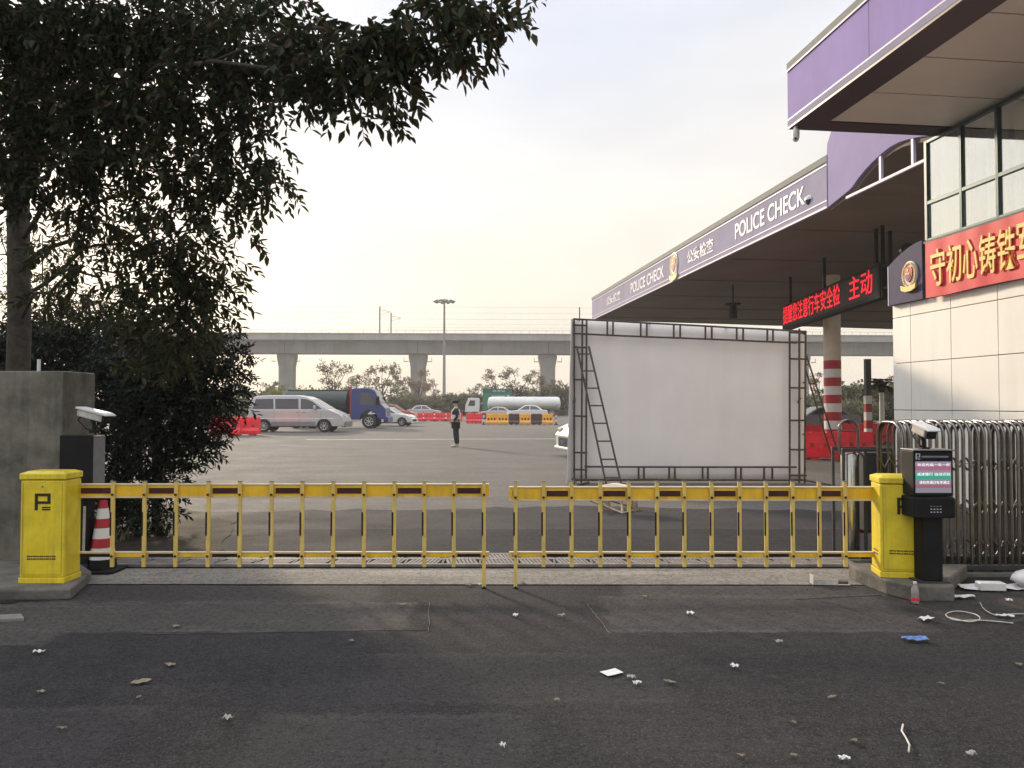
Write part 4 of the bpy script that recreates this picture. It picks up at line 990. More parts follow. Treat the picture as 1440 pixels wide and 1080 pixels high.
mb = MB(); mb.box(xr+1.45, xr+4.05, -.945, -.925, .36, .62); mb.build('side_skirt', M['grey'], van, bevel=.01); mb = MB(); mb.box(xr+1.45, xr+4.05, .925, .945, .36, .62); mb.build('side_skirt', M['grey'], van, bevel=.01)
mb = MB(); mb.box(xr+.2, xr+5.2, -.935, -.922, .78, .83); mb.box(xr+.2, xr+5.2, .922, .935, .78, .83); mb.build('side_trim', M['wht'], van)
mb = MB(); mb.box(xr+5.55, xr+5.82, -.88, .88, .30, .66); mb.build('bumper', M['grey'], van, bevel=.06)
for s in (-1, 1):
    mb = MB(); mb.box(xr+5.38, xr+5.68, s*.6-.2, s*.6+.2, .84, 1.02); mb.build('headlight', M['lamp'], van, bevel=.04)
    mb = MB(); mb.box(xr+.0, xr+.12, s*.85-.05, s*.85+.05, .85, 1.28); mb.build('tail_light', M['reds'], van, bevel=.02)
    mb = MB(); mb.box(xr+3.95, xr+4.1, s*1.0-.12, s*1.0+.12, 1.36, 1.56); mb.build('mirror', M['silv'], van, bevel=.03)
mb = MB()
for x in (xr+1.62, xr+3.1, xr+4.35): mb.box(x, x+.012, -.9325, -.920, .5, 1.3)
for x in (xr+2.9, xr+3.3): mb.box(x, x+.16, -.94, -.92, 1.12, 1.16)
mb.build('door_seam', M['grey'], van)

# sedan builder
def sedan(label, p, rz, paint, L=4.5, Hh=1.45, detail=True, group=None, name='car'):
    t = T(name, label, 'car', p, rz, group); k = L/4.5; h = Hh/1.45
    lo = [(-2.22*k, .30), (-2.25*k, .70*h), (-2.15*k, .95*h), (-1.4*k, 1.0*h), (.95*k, .96*h), (1.7*k, .88*h), (2.1*k, .74*h), (2.24*k, .55*h), (2.22*k, .28)]
    up = [(-1.75*k, .95*h), (-1.05*k, 1.38*h), (-.3*k, 1.45*h), (.2*k, 1.42*h), (1.08*k, .93*h)]
    vehicle(t, lo, .95*h, up, 1.78, .35, [-1.33*k, 1.38*k], .32, .28, paint,
            [[(-1.45*k, 1.0*h), (-.98*k, 1.30*h), (-.36*k, 1.37*h), (-.34*k, 1.0*h)], [(-.26*k, 1.0*h), (-.28*k, 1.37*h), (.17*k, 1.35*h), (.82*k, 1.0*h)]],
            {'windscreen': (1.08*k, .93*h, .2*k, 1.42*h), 'rear_window': (-1.75*k, .95*h, -1.05*k, 1.38*h)})
    for s in (-1, 1):
        mb = MB(); mb.box(1.86*k, 2.2*k, s*.62-.2, s*.62+.2, .58*h, .74*h); mb.build('headlight', M['lamp'], t, bevel=.05)
        mb = MB(); mb.box(-2.25*k, -2.05*k, s*.68-.16, s*.68+.16, .72*h, .9*h); mb.build('tail_light', M['reds'], t, bevel=.03)
    if detail:
        mb = MB(); mb.box(2.14*k, 2.27*k, -.5, .5, .32, .52*h); mb.build('grille', M['blk'], t, bevel=.03)
        mb = MB(); mb.box(2.12*k, 2.30*k, -.82, .82, .24, .33); mb.build('bumper_lip', M['wht'], t, bevel=.03)
        mb = MB(); mb.box(2.262*k, 2.275*k, -.22, .22, .42, .53); mb.build('number_plate', M['blue'], t)
    return t
NX = W(782, 568, 24.0)
sc1 = sedan('white car whose nose sticks out behind the left edge of the billboard', (NX.x+2.45, 24.4, 0), R(180+14), M['carw'], 4.6, 1.78)
sedan('white sedan beyond the yellow and dark barrier row', (*W(741, 568, 78)[:2], 0), R(180), M['carw'], 4.2, 1.55)
sedan('pale silver sedan beyond the distant red barrier row', (*W(597, 568, 92)[:2], 0), R(0), M['silv'], 4.0, 1.5, False)
sedan('white car in front of the blue truck cab', (*W(548, 568, 58)[:2], 0), R(-8), M['carw'], 3.9, 1.4)
sedan('dark red car behind the blue truck', (*W(553, 568, 68)[:2], 0), R(0), M['carr'], 4.2, 1.62, False)
sedan('grey green car partly hidden left of the banded column', (*W(1150, 568, 46)[:2], 0), R(180), M['grey'], 4.4, 1.5, False)
sedan('pale car behind the row of yellow barriers at its left end', (*W(697, 568, 84)[:2], 0), R(180), M['silv'], 4.0, 1.35, False)

# blue truck with dark green tank
p = W(515, 568, 52); tk = T('truck', 'blue cab truck with dark green tank body behind the silver van', 'truck', (p.x, 52.9, 0), R(0))
cabp = [(-1.0, .62), (-1.0, 2.55), (-.85, 2.72), (.2, 2.72), (.62, 2.55), (.98, 1.7), (1.32, 1.35), (1.36, .62), (.95, .62)]+[(.0+.58*math.cos(math.pi*k/8)+.22, .62+.56*math.sin(math.pi*k/8)) for k in range(9)][0:9]
mb = MB(); mb.prism(cabp, lambda u, v, w_: (u, w_, v), -1.1, 1.1); mb.build('cab', M['blue'], tk, bevel=.06, seg=3)
for s in (-1, 1):
    mb = MB(); mb.prism([(-.35, 1.55), (-.35, 2.42), (.30, 2.42), (.72, 1.55)], lambda u, v, w_: (u, w_, v), s*1.09, s*1.115); mb.build('side_window', M['glassv'], tk, bevel=.01)
    mb = MB(); mb.box(.75, .95, s*1.25-.05, s*1.25+.05, 1.55, 2.15); mb.build('mirror', M['blk'], tk, bevel=.02)
    mb = MB(); mb.box(1.25, 1.385, s*.8-.18, s*.8+.18, .85, 1.05); mb.build('headlight', M['lamp'], tk, bevel=.02)
mb = MB(); mb.add([(.66, -.95, 2.46), (.66, .95, 2.46), (1.0, 1.0, 1.72), (1.0, -1.0, 1.72), (.60, -.95, 2.44), (.60, .95, 2.44), (.94, 1.0, 1.70), (.94, -1.0, 1.70)], [(0,1,2,3),(7,6,5,4),(0,4,5,1),(1,5,6,2),(2,6,7,3),(3,7,4,0)]); mb.build('windscreen', M['glassv'], tk)
mb = MB(); mb.box(1.2, 1.5, -1.1, 1.1, .42, .78); mb.build('bumper', M['blue'], tk, bevel=.05)
mb = MB(); mb.box(-5.6, -.95, -.45, .45, .62, .86); mb.build('chassis', M['blk'], tk)
mb = MB(); mb.lathe([(.4, -5.7), (1.0, -5.55), (1.0, -1.35), (.4, -1.2)], 28, fn=lambda a, b, c: (c, a*1.05, 1.72+b*.86)); mb.build('tank', M['green'], tk, smooth=True)
mb = MB(); mb.box(-5.4, -1.5, -1.1, -1.04, .55, 1.0); mb.box(-5.5, -1.2, -.3, .3, 2.52, 2.62); mb.build('side_rail', M['dgrey'], tk)
for x in (.22, -3.6, -4.7):
    for s in (-1, 1): wheel(tk, x, s*.95, .48, .28)
mb = MB(); mb.box(-1.12, -1.02, -.9, .9, 1.0, 2.75); mb.build('cab_guard', M['reds'], tk)

# white tanker
p = W(737, 568, 100); tn = T('tanker_truck', 'long white road tanker with white cab beyond the barriers', 'tanker truck', (p.x, 100.5, 0), R(180))
mb = MB(); mb.lathe([(.3, -4.75), (.78, -4.6), (.88, -4.3), (.88, 4.3), (.78, 4.6), (.3, 4.75)], 32, fn=lambda a, b, c: (c, a*1.4, 1.70+b)); mb.build('tank', mat('tank_white', (.60, .60, .57), .35, var=.08, scale=1), tn, smooth=True)
mb = MB(); mb.box(-4.4, 4.4, 1.08, 1.14, 1.25, 1.5); mb.build('side_band', M['grey'], tn)
mb = MB(); mb.box(-4.3, 8.4, -.4, .4, .55, .85); mb.build('chassis', M['dgrey'], tn)
for x in (-1.2, 0, 1.6, 3.0):
    mb = MB(); mb.lathe([(.28, 2.48), (.28, 2.62)], 12, fn=lambda a, b, c: (x+a, b, c)); mb.build('hatch', M['wht'], tn)
mb = MB(); mb.prism([(5.8, .6), (5.8, 2.3), (5.95, 2.42), (7.2, 2.38), (7.6, 1.5), (7.65, .6)], lambda u, v, w_: (u, w_, v), -1.2, 1.2); mb.build('cab', M['carw'], tn, bevel=.06)
for s in (-1, 1):
    mb = MB(); mb.prism([(6.35, 1.4), (6.35, 2.1), (7.0, 2.1), (7.25, 1.4)], lambda u, v, w_: (u, w_, v), s*1.19, s*1.22); mb.build('side_window', M['glassv'], tn)
for x in (-3.6, -2.4, 4.2, 7.0):
    for s in (-1, 1): wheel(tn, x, s*1.0, .5, .28)

# green road sign
p = W(701, 568, 106); sg = T('road_sign', 'green highway direction sign standing behind the white tanker', 'road sign', (p.x, 106, 0))
zt, zb_ = W(720, 546.5, 106)[2], W(720, 578, 106)[2]
mb = MB(); mb.box(-2.15, 1.75, -.05, .05, zb_, zt); mb.build('panel', M['sgn'], sg)
mb = MB(); mb.box(-2.1, 1.7, -.06, -.052, zt-.6, zt-.05); mb.build('header_band', mat('sign_dark_green', (.01, .09, .06), .5), sg)
text('收费站', M['letw'], sg, 'lettering', -.8, .9, zt-.48, zt-.16, -.062, .01)
mb = MB()
for k in range(3): mb.box(-.9, .9-.3*k, -.062, -.052, zt-1.1-.42*k, zt-.98-.42*k)
mb.box(1.2, 1.5, -.062, -.052, zt-1.8, zt-.9); mb.build('sign_lines', M['letw'], sg)
for x in (-1.5, 1.2):
    mb = MB(); mb.tube([(x, .12, 0), (x, .12, zt)], .09, 8); mb.build('post', M['mast'], sg)

# ================================================================ person (guard) facing left
def skin_obj(name, pts, edges, m, parent, root=0, sub=2):
    bm = bmesh.new(); sl = bm.verts.layers.skin.verify(); vs = [bm.verts.new(p[:3]) for p in pts]
    for a, b in edges: bm.edges.new((vs[a], vs[b]))
    for v, p in zip(vs, pts):
        r = p[3]; v[sl].radius = (r, r) if not isinstance(r, tuple) else r
    vs[root][sl].use_root = True
    me = bpy.data.meshes.new(name); bm.to_mesh(me); bm.free(); me.materials.append(m)
    o = bpy.data.objects.new(name, me); COL.objects.link(o); o.parent = parent
    sk = o.modifiers.new('skin', 'SKIN'); sk.use_smooth_shade = True; ss = o.modifiers.new('sub', 'SUBSURF'); ss.levels = sub; ss.render_levels = sub
    return o
gp_ = G(641, 628.5); pr = T('person', 'guard in dark uniform, cap and reflective vest standing in the yard', 'person', (gp_.x, gp_.y, 0), 0)
# faces -x
P_ = [(0, 0, .95, .145), (-.01, 0, 1.12, .14), (-.0, 0, 1.30, .155), (.02, 0, 1.44, .10), (.01, 0, 1.52, .058), (-.01, 0, 1.60, .085), (-.015, 0, 1.68, .09),
      (.0, -.10, .90, .10), (-.02, -.11, .50, .068), (.03, -.11, .10, .045), (-.10, -.12, .045, .038), (.0, .10, .90, .10), (.03, .11, .50, .068), (.07, .11, .10, .045), (-.06, .12, .045, .038),
      (.02, -.20, 1.41, .062), (.07, -.25, 1.15, .048), (-.10, -.20, .98, .036), (-.16, -.17, .97, .03), (.02, .20, 1.41, .062), (.06, .25, 1.15, .048), (-.11, .18, 1.0, .036), (-.17, .15, 1.0, .03),
      (-.10, 0, 1.615, .018)]
E_ = [(0, 1), (1, 2), (2, 3), (3, 4), (4, 5), (5, 6), (0, 7), (7, 8), (8, 9), (9, 10), (0, 11), (11, 12), (12, 13), (13, 14), (3, 15), (15, 16), (16, 17), (17, 18), (3, 19), (19, 20), (20, 21), (21, 22), (5, 23)]
for s, wv in ((-1, 18), (1, 22)):
    x, y, z, _ = P_[wv]
    for k, (dx, dy, dz, l) in enumerate([(-1, 0, -.3, .075), (-1, 0, -.55, .082), (-1, 0, -.8, .078), (-.9, 0, -1.1, .062)]):
        b = Vector((x-.02, y+(k-1.5)*.013, z-.008*k)); d = Vector((dx, dy, dz)).normalized()*l; i0 = len(P_)
        P_ += [(*b, .010), (*(b+d*.5), .0095), (*(b+d+Vector((.012, 0, -.01))), .008)]; E_ += [(wv, i0), (i0, i0+1), (i0+1, i0+2)]
    i0 = len(P_); P_ += [(x-.0, y-s*.03, z+.01, .011), (x-.045, y-s*.045, z+.012, .009)]; E_ += [(wv, i0), (i0, i0+1)]
skin_obj('body', P_, E_, M['skin'], pr)
skin_obj('jacket', [(0, 0, .90, .165), (-.01, 0, 1.12, .158), (0, 0, 1.30, .172), (.02, 0, 1.45, .115), (.02, -.20, 1.42, .075), (.07, -.25, 1.15, .062), (-.08, -.205, .99, .05), (.02, .20, 1.42, .075), (.06, .25, 1.15, .062), (-.09, .185, 1.0, .05)],
         [(0, 1), (1, 2), (2, 3), (3, 4), (4, 5), (5, 6), (3, 7), (7, 8), (8, 9)], M['unif'], pr)
skin_obj('trousers', [(0, 0, .93, .16), (0, -.10, .85, .118), (-.02, -.115, .50, .085), (.03, -.11, .11, .07), (0, .10, .85, .118), (.03, .115, .50, .085), (.07, .11, .11, .07)], [(0, 1), (1, 2), (2, 3), (0, 4), (4, 5), (5, 6)], M['unif'], pr)
for y, x in ((-.115, .0), (.115, .04)): skin_obj('shoe', [(x+.05, y, .055, .05), (x-.08, y, .045, .048), (x-.19, y, .038, .036)], [(0, 1), (1, 2)], M['dirtyw'], pr, sub=1)
mb = MB(); mb.lathe([(.185, 1.06), (.180, 1.22), (.182, 1.24)], 20, fn=lambda a, b, c: (a-.005, b*1.05, c), cap=False); vz = mb.build('vest', M['vest'], pr, smooth=True)
mb = MB()
for s in (-1, 1): mb.tube([(-.17, s*.09, 1.22), (-.15, s*.11, 1.36), (-.02, s*.12, 1.52), (.12, s*.11, 1.42), (.17, s*.09, 1.22)], .022, 8)
mb.build('vest_strap', M['vest'], vz)
mb = MB(); mb.lathe([(.092, 1.68), (.105, 1.72), (.125, 1.765), (.10, 1.79), (.03, 1.80)], 20, fn=lambda a, b, c: (a*1.1-.01, b, c)); mb.build('cap', M['unif'], pr, smooth=True)
mb = MB(); mb.prism([(-.08, -.075), (-.16, -.06), (-.19, 0), (-.16, .06), (-.08, .075)], lambda u, v, w_: (u, v, w_-.12*(-u-.08)), 1.69, 1.70); mb.build('cap_brim', M['unif'], pr)

# ================================================================ viaduct
VD = 192.; VR = R(2.6)
va = T('railway_viaduct', 'long grey concrete railway viaduct crossing behind the yard', 'viaduct', (0, VD, 0), VR)
VT = W(720, 472.5, VD)[2]; VB = W(720, 498.5, VD)[2]
mb = MB(); mb.box(-330, 330, -3.0, 3.0, VB, VT-1.9); mb.prism([(-3.0, VT-1.9), (3.0, VT-1.9), (6.0, VT-1.35), (6.0, VT-1.1), (-6.0, VT-1.1), (-6.0, VT-1.35)], lambda u, v, w_: (w_, u, v), -330, 330); mb.build('girder', M['via'], va)
mb = MB(); mb.box(-330, 330, -6.1, -5.8, VT-1.6, VT); mb.box(-330, 330, 5.8, 6.1, VT-1.6, VT); mb.box(-330, 330, -6.25, -5.7, VT-.14, VT+.05); mb.build('parapet', M['via2'], va)
mb = MB(); mb.box(-330, 330, -6.0, -5.94, VT+.75, VT+.82)
for k in range(-160, 161): mb.box(k*2-.03, k*2+.03, -6.0, -5.94, VT, VT+.8)
mb.build('railing', M['mast'], va)
k0 = W(407.5, 568, VD)[0]
sp0 = (W(770, 568, VD)[0]-k0)/2
mb = MB()
for k in range(-8, 11): mb.box(k0+k*sp0-.06, k0+k*sp0+.06, -3.03, -2.99, VB+.0, VT-1.9)
mb.build('girder_joint', M['dgrey'], va)
for k in range(-8, 11):
    x = k0+k*sp0; mb = MB()
    mb.prism([(-1.75, 0), (1.75, 0), (1.85, VB-3.2), (2.3, VB-.9), (2.3, VB-.005), (-2.3, VB-.005), (-2.3, VB-.9), (-1.85, VB-3.2)], lambda u, v, w_: (x+u, w_, v), -1.6, 1.6); pi_ = mb.build('pier', M['via'], va, bevel=.35, seg=2)
    mb = MB()
    for s in (-1, 1):
        mb.box(x+s*2.9-.6, x+s*2.9+.6, -1.5, -1.4, VB-2.0, VB-1.8); mb.box(x+s*3.4-.05, x+s*3.4+.05, -1.5, -1.4, VB-2.0, VB-.9)
    mb.build('walkway', M['mast'], pi_)
for j, (px, y, lab_) in enumerate([(533.5, -4.9, 'taller overhead line mast on the viaduct, left of the pair'), (549.5, 4.9, 'overhead line mast on the viaduct, right of the pair')]):
    x = W(px, 568, VD+y)[0]; t = T('overhead_line_mast', lab_, 'mast', (x, VD+y, VT-1.1), VR, 'overhead line masts on the viaduct')
    h = W(720, 431 if j == 0 else 440, VD+y)[2]-VT+1.1
    mb = MB(); mb.box(-.17, .17, -.17, .17, 0, h); mb.build('pole', M['mast'], t)
    mb = MB(); mb.tube([(0, 0, h-.8), (2.4, 0, h-1.2)], .07, 6); mb.tube([(0, 0, h-2.2), (2.4, 0, h-1.2)], .05, 6); mb.tube([(2.4, 0, h-1.2), (1.6, 0, h-2.6)], .04, 6); mb.build('cantilever', M['mast'], t)
mb = MB()
for (y, z) in ((-4.0, 6.1), (-4.0, 4.6), (4.0, 5.5), (4.0, 4.2), (-5.2, 7.4), (5, 3.4)):
    mb.tube([(-300, y, VT+z-.9), (300, y, VT+z-.9)], .022, 4)
ow = mb.build('overhead_wires', M['mast']); ow.location = (0, VD, 0); ow.rotation_euler = (0, 0, VR); tag(ow, 'faint overhead wires strung above the viaduct', 'wires')
# high mast lamp
hm = T('high_mast_lamp', 'tall high mast light with a ring of floodlights in front of the viaduct', 'street lamp', (W(624.5, 568, 132)[0], 132, 0))
hz = W(720, 424, 132)[2]
mb = MB(); mb.tube([(0, 0, 0), (0, 0, hz)], [.30, .16], 12); mb.build('pole', M['mast'], hm)
mb = MB(); ring = [(1.35*math.cos(a), 1.35*math.sin(a), hz-.05) for a in [2*math.pi*k/16 for k in range(17)]]; mb.tube(ring, .07, 6)
for k in range(4): a = math.pi/2*k; mb.tube([(0, 0, hz-.1), (1.35*math.cos(a), 1.35*math.sin(a), hz-.05)], .06, 5)
mb.build('ring', M['mast'], hm)
for k in range(10):
    a = 2*math.pi*k/10; mb = MB(); Mx = Matrix.Rotation(a, 4, 'Z') @ Matrix.Translation((1.6, 0, hz+.02)) @ Matrix.Rotation(R(25), 4, 'Y'); mb.box(-.28, .28, -.24, .24, -.12, .13, M=Mx); mb.build('floodlight', M['mast'], hm)
mb = MB(); mb.lathe([(.35, hz), (.3, hz+.35), (.05, hz+.5)], 12); mb.build('hood', M['mast'], hm)
# low boundary wall far behind
lw = T('boundary_wall', 'low grey boundary wall running behind the parked vehicles', 'wall', (0, 112, 0))
mb = MB(); mb.box(-60, 60, -.15, .15, 0, 1.55); mb.build('wall_body', M['conc'], lw)
mb = MB(); mb.box(-60, 60, -.22, .22, 1.551, 1.72); mb.build('coping', M['via2'], lw)

# ================================================================ vegetation
def leaf_mesh(name, C, Dn, Nn, L, Wd, m, parent=None):
    """C leaf bases, Dn directions, Nn side vectors, arrays of length/width"""
    n = len(C); Dn = Dn/np.linalg.norm(Dn, axis=1, keepdims=True)
    Sd = np.cross(Dn, Nn); Sd /= np.maximum(np.linalg.norm(Sd, axis=1, keepdims=True), 1e-6)
    Up = np.cross(Sd, Dn); L = L[:, None]; Wd = Wd[:, None]
    base = C; tip = C+Dn*L-Up*L*.12
    l1 = C+Dn*L*.38+Sd*Wd*.5+Up*Wd*.18; r1 = C+Dn*L*.38-Sd*Wd*.5+Up*Wd*.18
    l2 = C+Dn*L*.70+Sd*Wd*.36+Up*Wd*.05; r2 = C+Dn*L*.70-Sd*Wd*.36+Up*Wd*.05
    V = np.stack([base, l1, l2, tip, r2, r1], 1).reshape(-1, 3)
    idx = np.arange(n)[:, None]*6
    Fc = np.concatenate([idx+np.array([[0, 1, 2, 3]]), idx+np.array([[0, 3, 4, 5]])], 1).reshape(-1)
    me = bpy.data.meshes.new(name); me.vertices.add(len(V)); me.vertices.foreach_set('co', V.astype(np.float32).ravel())
    me.loops.add(len(Fc)); me.loops.foreach_set('vertex_index', Fc.astype(np.int32)); me.polygons.add(2*n)
    me.polygons.foreach_set('loop_start', (np.arange(2*n)*4).astype(np.int32)); me.polygons.foreach_set('loop_total', np.full(2*n, 4, np.int32))
    me.update(calc_edges=True); me.validate(); me.materials.append(m)
    o = bpy.data.objects.new(name, me); COL.objects.link(o); o.parent = parent; return o
def unit(a): return a/np.maximum(np.linalg.norm(a, axis=1, keepdims=True), 1e-6)
def sprays(blobs, per_m3, k, Ls, lf, droop=.8, origin=(0, 0, 0), twig=None, shell=.5):
    """blobs: (x,y,z, rx,ry,rz, dens) world; each spray a twig of k leaves; returns arrays"""
    CC, DD, NN = [], [], []; tw = []
    for (x, y, z, rx, ry, rz, de) in blobs:
        n = max(3, int(per_m3*de*4.19*rx*ry*rz))
        u = unit(rng.normal(size=(n, 3))); rad = rng.random(n)**shell
        p = u*rad[:, None]*np.array([rx, ry, rz])+np.array([x, y, z])
        d = u*.9+rng.normal(size=(n, 3))*.55; d[:, 2] = d[:, 2]*.4-droop; d = unit(d)
        side = unit(np.cross(d, rng.normal(size=(n, 3))))
        for j in range(k):
            f = j/(k-1); q = p+d*(Ls*f)+np.array([0, 0, -.25*Ls*f*f*droop])
            ang = j*2.4+rng.random(n)*.8
            s2 = unit(side*np.cos(ang)[:, None]+np.cross(d, side)*np.sin(ang)[:, None])
            ld = unit(d*.75+s2*.85+np.array([0, 0, -.35*droop])+rng.normal(size=(n, 3))*.22)
            CC.append(q); DD.append(ld); NN.append(unit(s2*.3+np.array([0, 0, 1.])+rng.normal(size=(n, 3))*.45))
        tw.append((p, d))
    C = np.concatenate(CC)-np.array(origin); D_ = np.concatenate(DD); N_ = np.concatenate(NN)
    sc_ = rng.uniform(.65, 1.2, len(C)); return C, D_, N_, lf[0]*sc_, lf[1]*sc_*rng.uniform(.8, 1.15, len(C)), tw
def twigs(mb, tw, Ls, origin, frac=.3, r=.004, droop=.8):
    o = Vector(origin)
    for p, d in tw:
        for i in range(0, len(p), max(1, int(1/frac))):
            a = Vector(p[i])-o; v = Vector(d[i]); mb.tube([a-v*.05, a+v*Ls*.5-Vector((0, 0, .06*Ls*droop)), a+v*Ls-Vector((0, 0, .25*Ls*droop))], [r, r*.8, r*.4], 3, cap=False)
def blob(px, py, D, rpx, rpy, rd=None, de=1.):
    v = W(px, py, D); s = D/F; return (v.x, v.y, v.z, rpx*s, rd or rpx*s*.9, rpy*s, de)
def limb(mb, a, b, r0, r1, sag=.1, n=7, wob=.05):
    a = Vector(a); b = Vector(b); pts = []
    for k in range(n+1):
        f = k/n; p = a.lerp(b, f)+Vector((rr(-wob, wob), rr(-wob, wob), rr(-wob, wob)+sag*math.sin(math.pi*f))) if 0 < k < n else (a if k == 0 else b); pts.append(p)
    mb.tube(pts, [r0+(r1-r0)*k/n for k in range(n+1)], 8)

# --- big overhanging tree
TX = W(22, 568, 9.2)[0]; TY = 9.2
tr = T('broadleaf_tree', 'large dark broadleaf tree overhanging the gate from the left', 'tree', (TX, TY, 0))
org = (TX, TY, 0)
mb = MB(); mb.tube([(-.02, 0, -.02), (0, .02, 1.2), (.03, 0, 2.6), (.0, -.02, 4.2), (.08, 0, 6.0), (.15, 0, 8.2)], [.16, .135, .125, .12, .10, .06], 14); mb.build('trunk', M['bark'], tr, smooth=True)
A = []
def fill(lst, de=1.): 
    for (px, py, D, rx, ry) in lst: A.append(blob(px, py, D, rx, ry, None, de))
near = [(690, 8, 5.0, 34, 28), (640, 14, 5.1, 45, 30), (655, 55, 5.0, 36, 24), (588, 40, 5.2, 50, 38), (560, 95, 5.1, 34, 40), (520, 60, 5.2, 45, 45), (480, 110, 5.3, 42, 42), (545, 140, 5.2, 28, 28), (503, 152, 5.3, 26, 20), (440, 70, 5.5, 48, 50), (428, 125, 5.6, 30, 24), (620, 75, 5.2, 40, 18)]
mid = [(395, 30, 6.2, 60, 60), (330, 60, 6.6, 60, 60), (270, 30, 7.0, 70, 60), (200, 50, 7.2, 70, 60), (130, 40, 7.4, 70, 60), (60, 60, 7.6, 70, 60), (0, 40, 7.6, 70, 60),
       (350, 120, 6.8, 50, 40), (290, 140, 7.0, 60, 50), (220, 140, 7.2, 60, 55), (150, 150, 7.4, 60, 55), (80, 160, 7.5, 60, 60), (10, 150, 7.6, 60, 60),
       (60, 230, 7.6, 60, 40), (0, 235, 7.6, 50, 40), (130, 215, 7.4, 45, 40), (110, 262, 7.5, 32, 20), (190, 215, 7.3, 50, 45),
       (345, 185, 6.9, 42, 30), (390, 215, 6.8, 30, 22), (370, 250, 6.9, 42, 32), (320, 235, 7.0, 45, 40), (265, 215, 7.1, 50, 50), (300, 290, 7.2, 40, 30), (245, 280, 7.3, 42, 35), (205, 285, 7.4, 30, 22),
       (375, 292, 7.0, 22, 16), (280, 335, 7.4, 36, 30), (240, 345, 7.5, 38, 30), (300, 375, 7.5, 34, 26), (330, 368, 7.4, 24, 14), (265, 395, 7.6, 42, 34), (225, 400, 7.7, 40, 34), (190, 395, 7.8, 30, 18), (300, 420, 7.6, 34, 30), (250, 450, 7.8, 50, 34),
       (160, 400, 7.9, 26, 14), (230, 490, 7.9, 50, 30), (195, 440, 7.9, 34, 26), (95, 300, 7.6, 34, 20), (140, 300, 7.8, 40, 26), (75, 345, 8.0, 34, 14), (170, 440, 8.2, 34, 20), (40, 290, 7.7, 24, 16), (345, 330, 7.2, 16, 12), (150, 330, 7.8, 30, 14), (120, 375, 8.0, 40, 14), (170, 360, 7.8, 30, 22), (205, 335, 7.6, 34, 24), (90, 420, 8.2, 46, 14)]
fill(near, 1.0); nb = len(A); fill(mid, 1.0)
# crown above the frame
for _ in range(14):
    A.append((rr(-6, .3), rr(5.5, 9.5), rr(5.9, 7.6), 1.0, 1.0, .7, .35))
C1 = sprays(A[:nb], 1250, 9, .17, (.098, .042), .55, org)
C2 = sprays(A[nb:nb+len(mid)], 420, 10, .22, (.105, .044), .6, org)
C3 = sprays(A[nb+len(mid):], 42, 12, .38, (.13, .05), .6, org)
cat_ = [np.concatenate([a, b, c]) for a, b, c in zip(C1[:5], C2[:5], C3[:5])]
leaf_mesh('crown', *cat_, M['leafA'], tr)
print('crown leaves', len(cat_[0]))
mb = MB(); twigs(mb, C1[5], .17, org, .12, .004); twigs(mb, C2[5], .22, org, .04, .004); o = mb.build('twigs', M['barkd'], tr); o['kind'] = 'stuff'
mb = MB()
for tgt, z, r in ((A[6], 5.6, .05), (A[2], 6.2, .05), (A[9], 5.2, .045), (A[nb+1], 4.8, .05), (A[nb+8], 4.2, .045), (A[nb+20], 3.9, .04), (A[nb+27], 3.5, .035), (A[nb+33], 3.2, .03), (A[nb+4], 5, .05)):
    limb(mb, (0.02, 0, z-.6), (tgt[0]-TX, tgt[1]-TY, tgt[2]+.1), r*.75, .008, .25, 8, .09)
mb.build('limbs', M['barkd'], tr, smooth=True)

# --- dark dense shrub tree behind the barrier
def bushtree(name, label, blobs, stemxy, per, k, Ls, lf, m, cat='shrub', droop=.15, group=None, trunk=(.06, 1.6), core=None):
    t = T(name, label, cat, (stemxy[0], stemxy[1], 0), 0, group); o = (stemxy[0], stemxy[1], 0)
    a = sprays(blobs, per, k, Ls, lf, droop, o, shell=.55)
    leaf_mesh('crown', *a[:5], m, t)
    mb = MB(); mb.tube([(0, 0, 0), (.03, .02, trunk[1]*.5), (0, 0, trunk[1])], [trunk[0], trunk[0]*.85, trunk[0]*.6], 8)
    for b in blobs[::2]: limb(mb, (0, 0, trunk[1]*rr(.3, .9)), (b[0]-stemxy[0], b[1]-stemxy[1], b[2]), trunk[0]*.5, .008, .1, 5, .05)
    mb.build('trunk', M['barkd'], t); return t
B = [blob(*q) for q in [(300, 480, 9.6, 40, 32), (325, 520, 9.6, 30, 40), (275, 520, 9.9, 55, 40), (320, 560, 9.6, 28, 34), (215, 500, 10.2, 60, 40), (285, 575, 9.8, 50, 40), (230, 560, 10.0, 60, 50), (170, 540, 10.3, 60, 50),
     (270, 625, 9.8, 42, 34), (215, 620, 9.9, 60, 50), (160, 610, 10.1, 50, 50), (245, 665, 9.7, 30, 22), (200, 680, 9.8, 40, 34), (160, 690, 9.9, 40, 40), (215, 725, 9.7, 36, 30), (170, 745, 9.8, 40, 30), (300, 605, 9.6, 20, 22), (232, 700, 9.6, 22, 20), (130, 700, 10, 40, 60)]]
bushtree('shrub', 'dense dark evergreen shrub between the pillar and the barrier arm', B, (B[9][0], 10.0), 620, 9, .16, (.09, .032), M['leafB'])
B = [blob(*q) for q in [(140, 480, 12, 60, 28), (80, 500, 12, 60, 40), (20, 500, 12.2, 60, 40), (110, 460, 11.8, 40, 20), (180, 470, 11.8, 34, 22), (150, 540, 12, 60, 40), (40, 560, 12.5, 70, 50), (-30, 540, 12.5, 60, 60), (0, 620, 12.5, 60, 50), (-60, 600, 12.6, 60, 70), (60, 470, 12.2, 40, 22)]]
bushtree('hedge_tree', 'dark bushy evergreen tree rising behind the concrete pillar', B, (W(60, 568, 12.3)[0], 12.3), 330, 9, .24, (.115, .04), M['leafB'], droop=-.1, cat='tree')
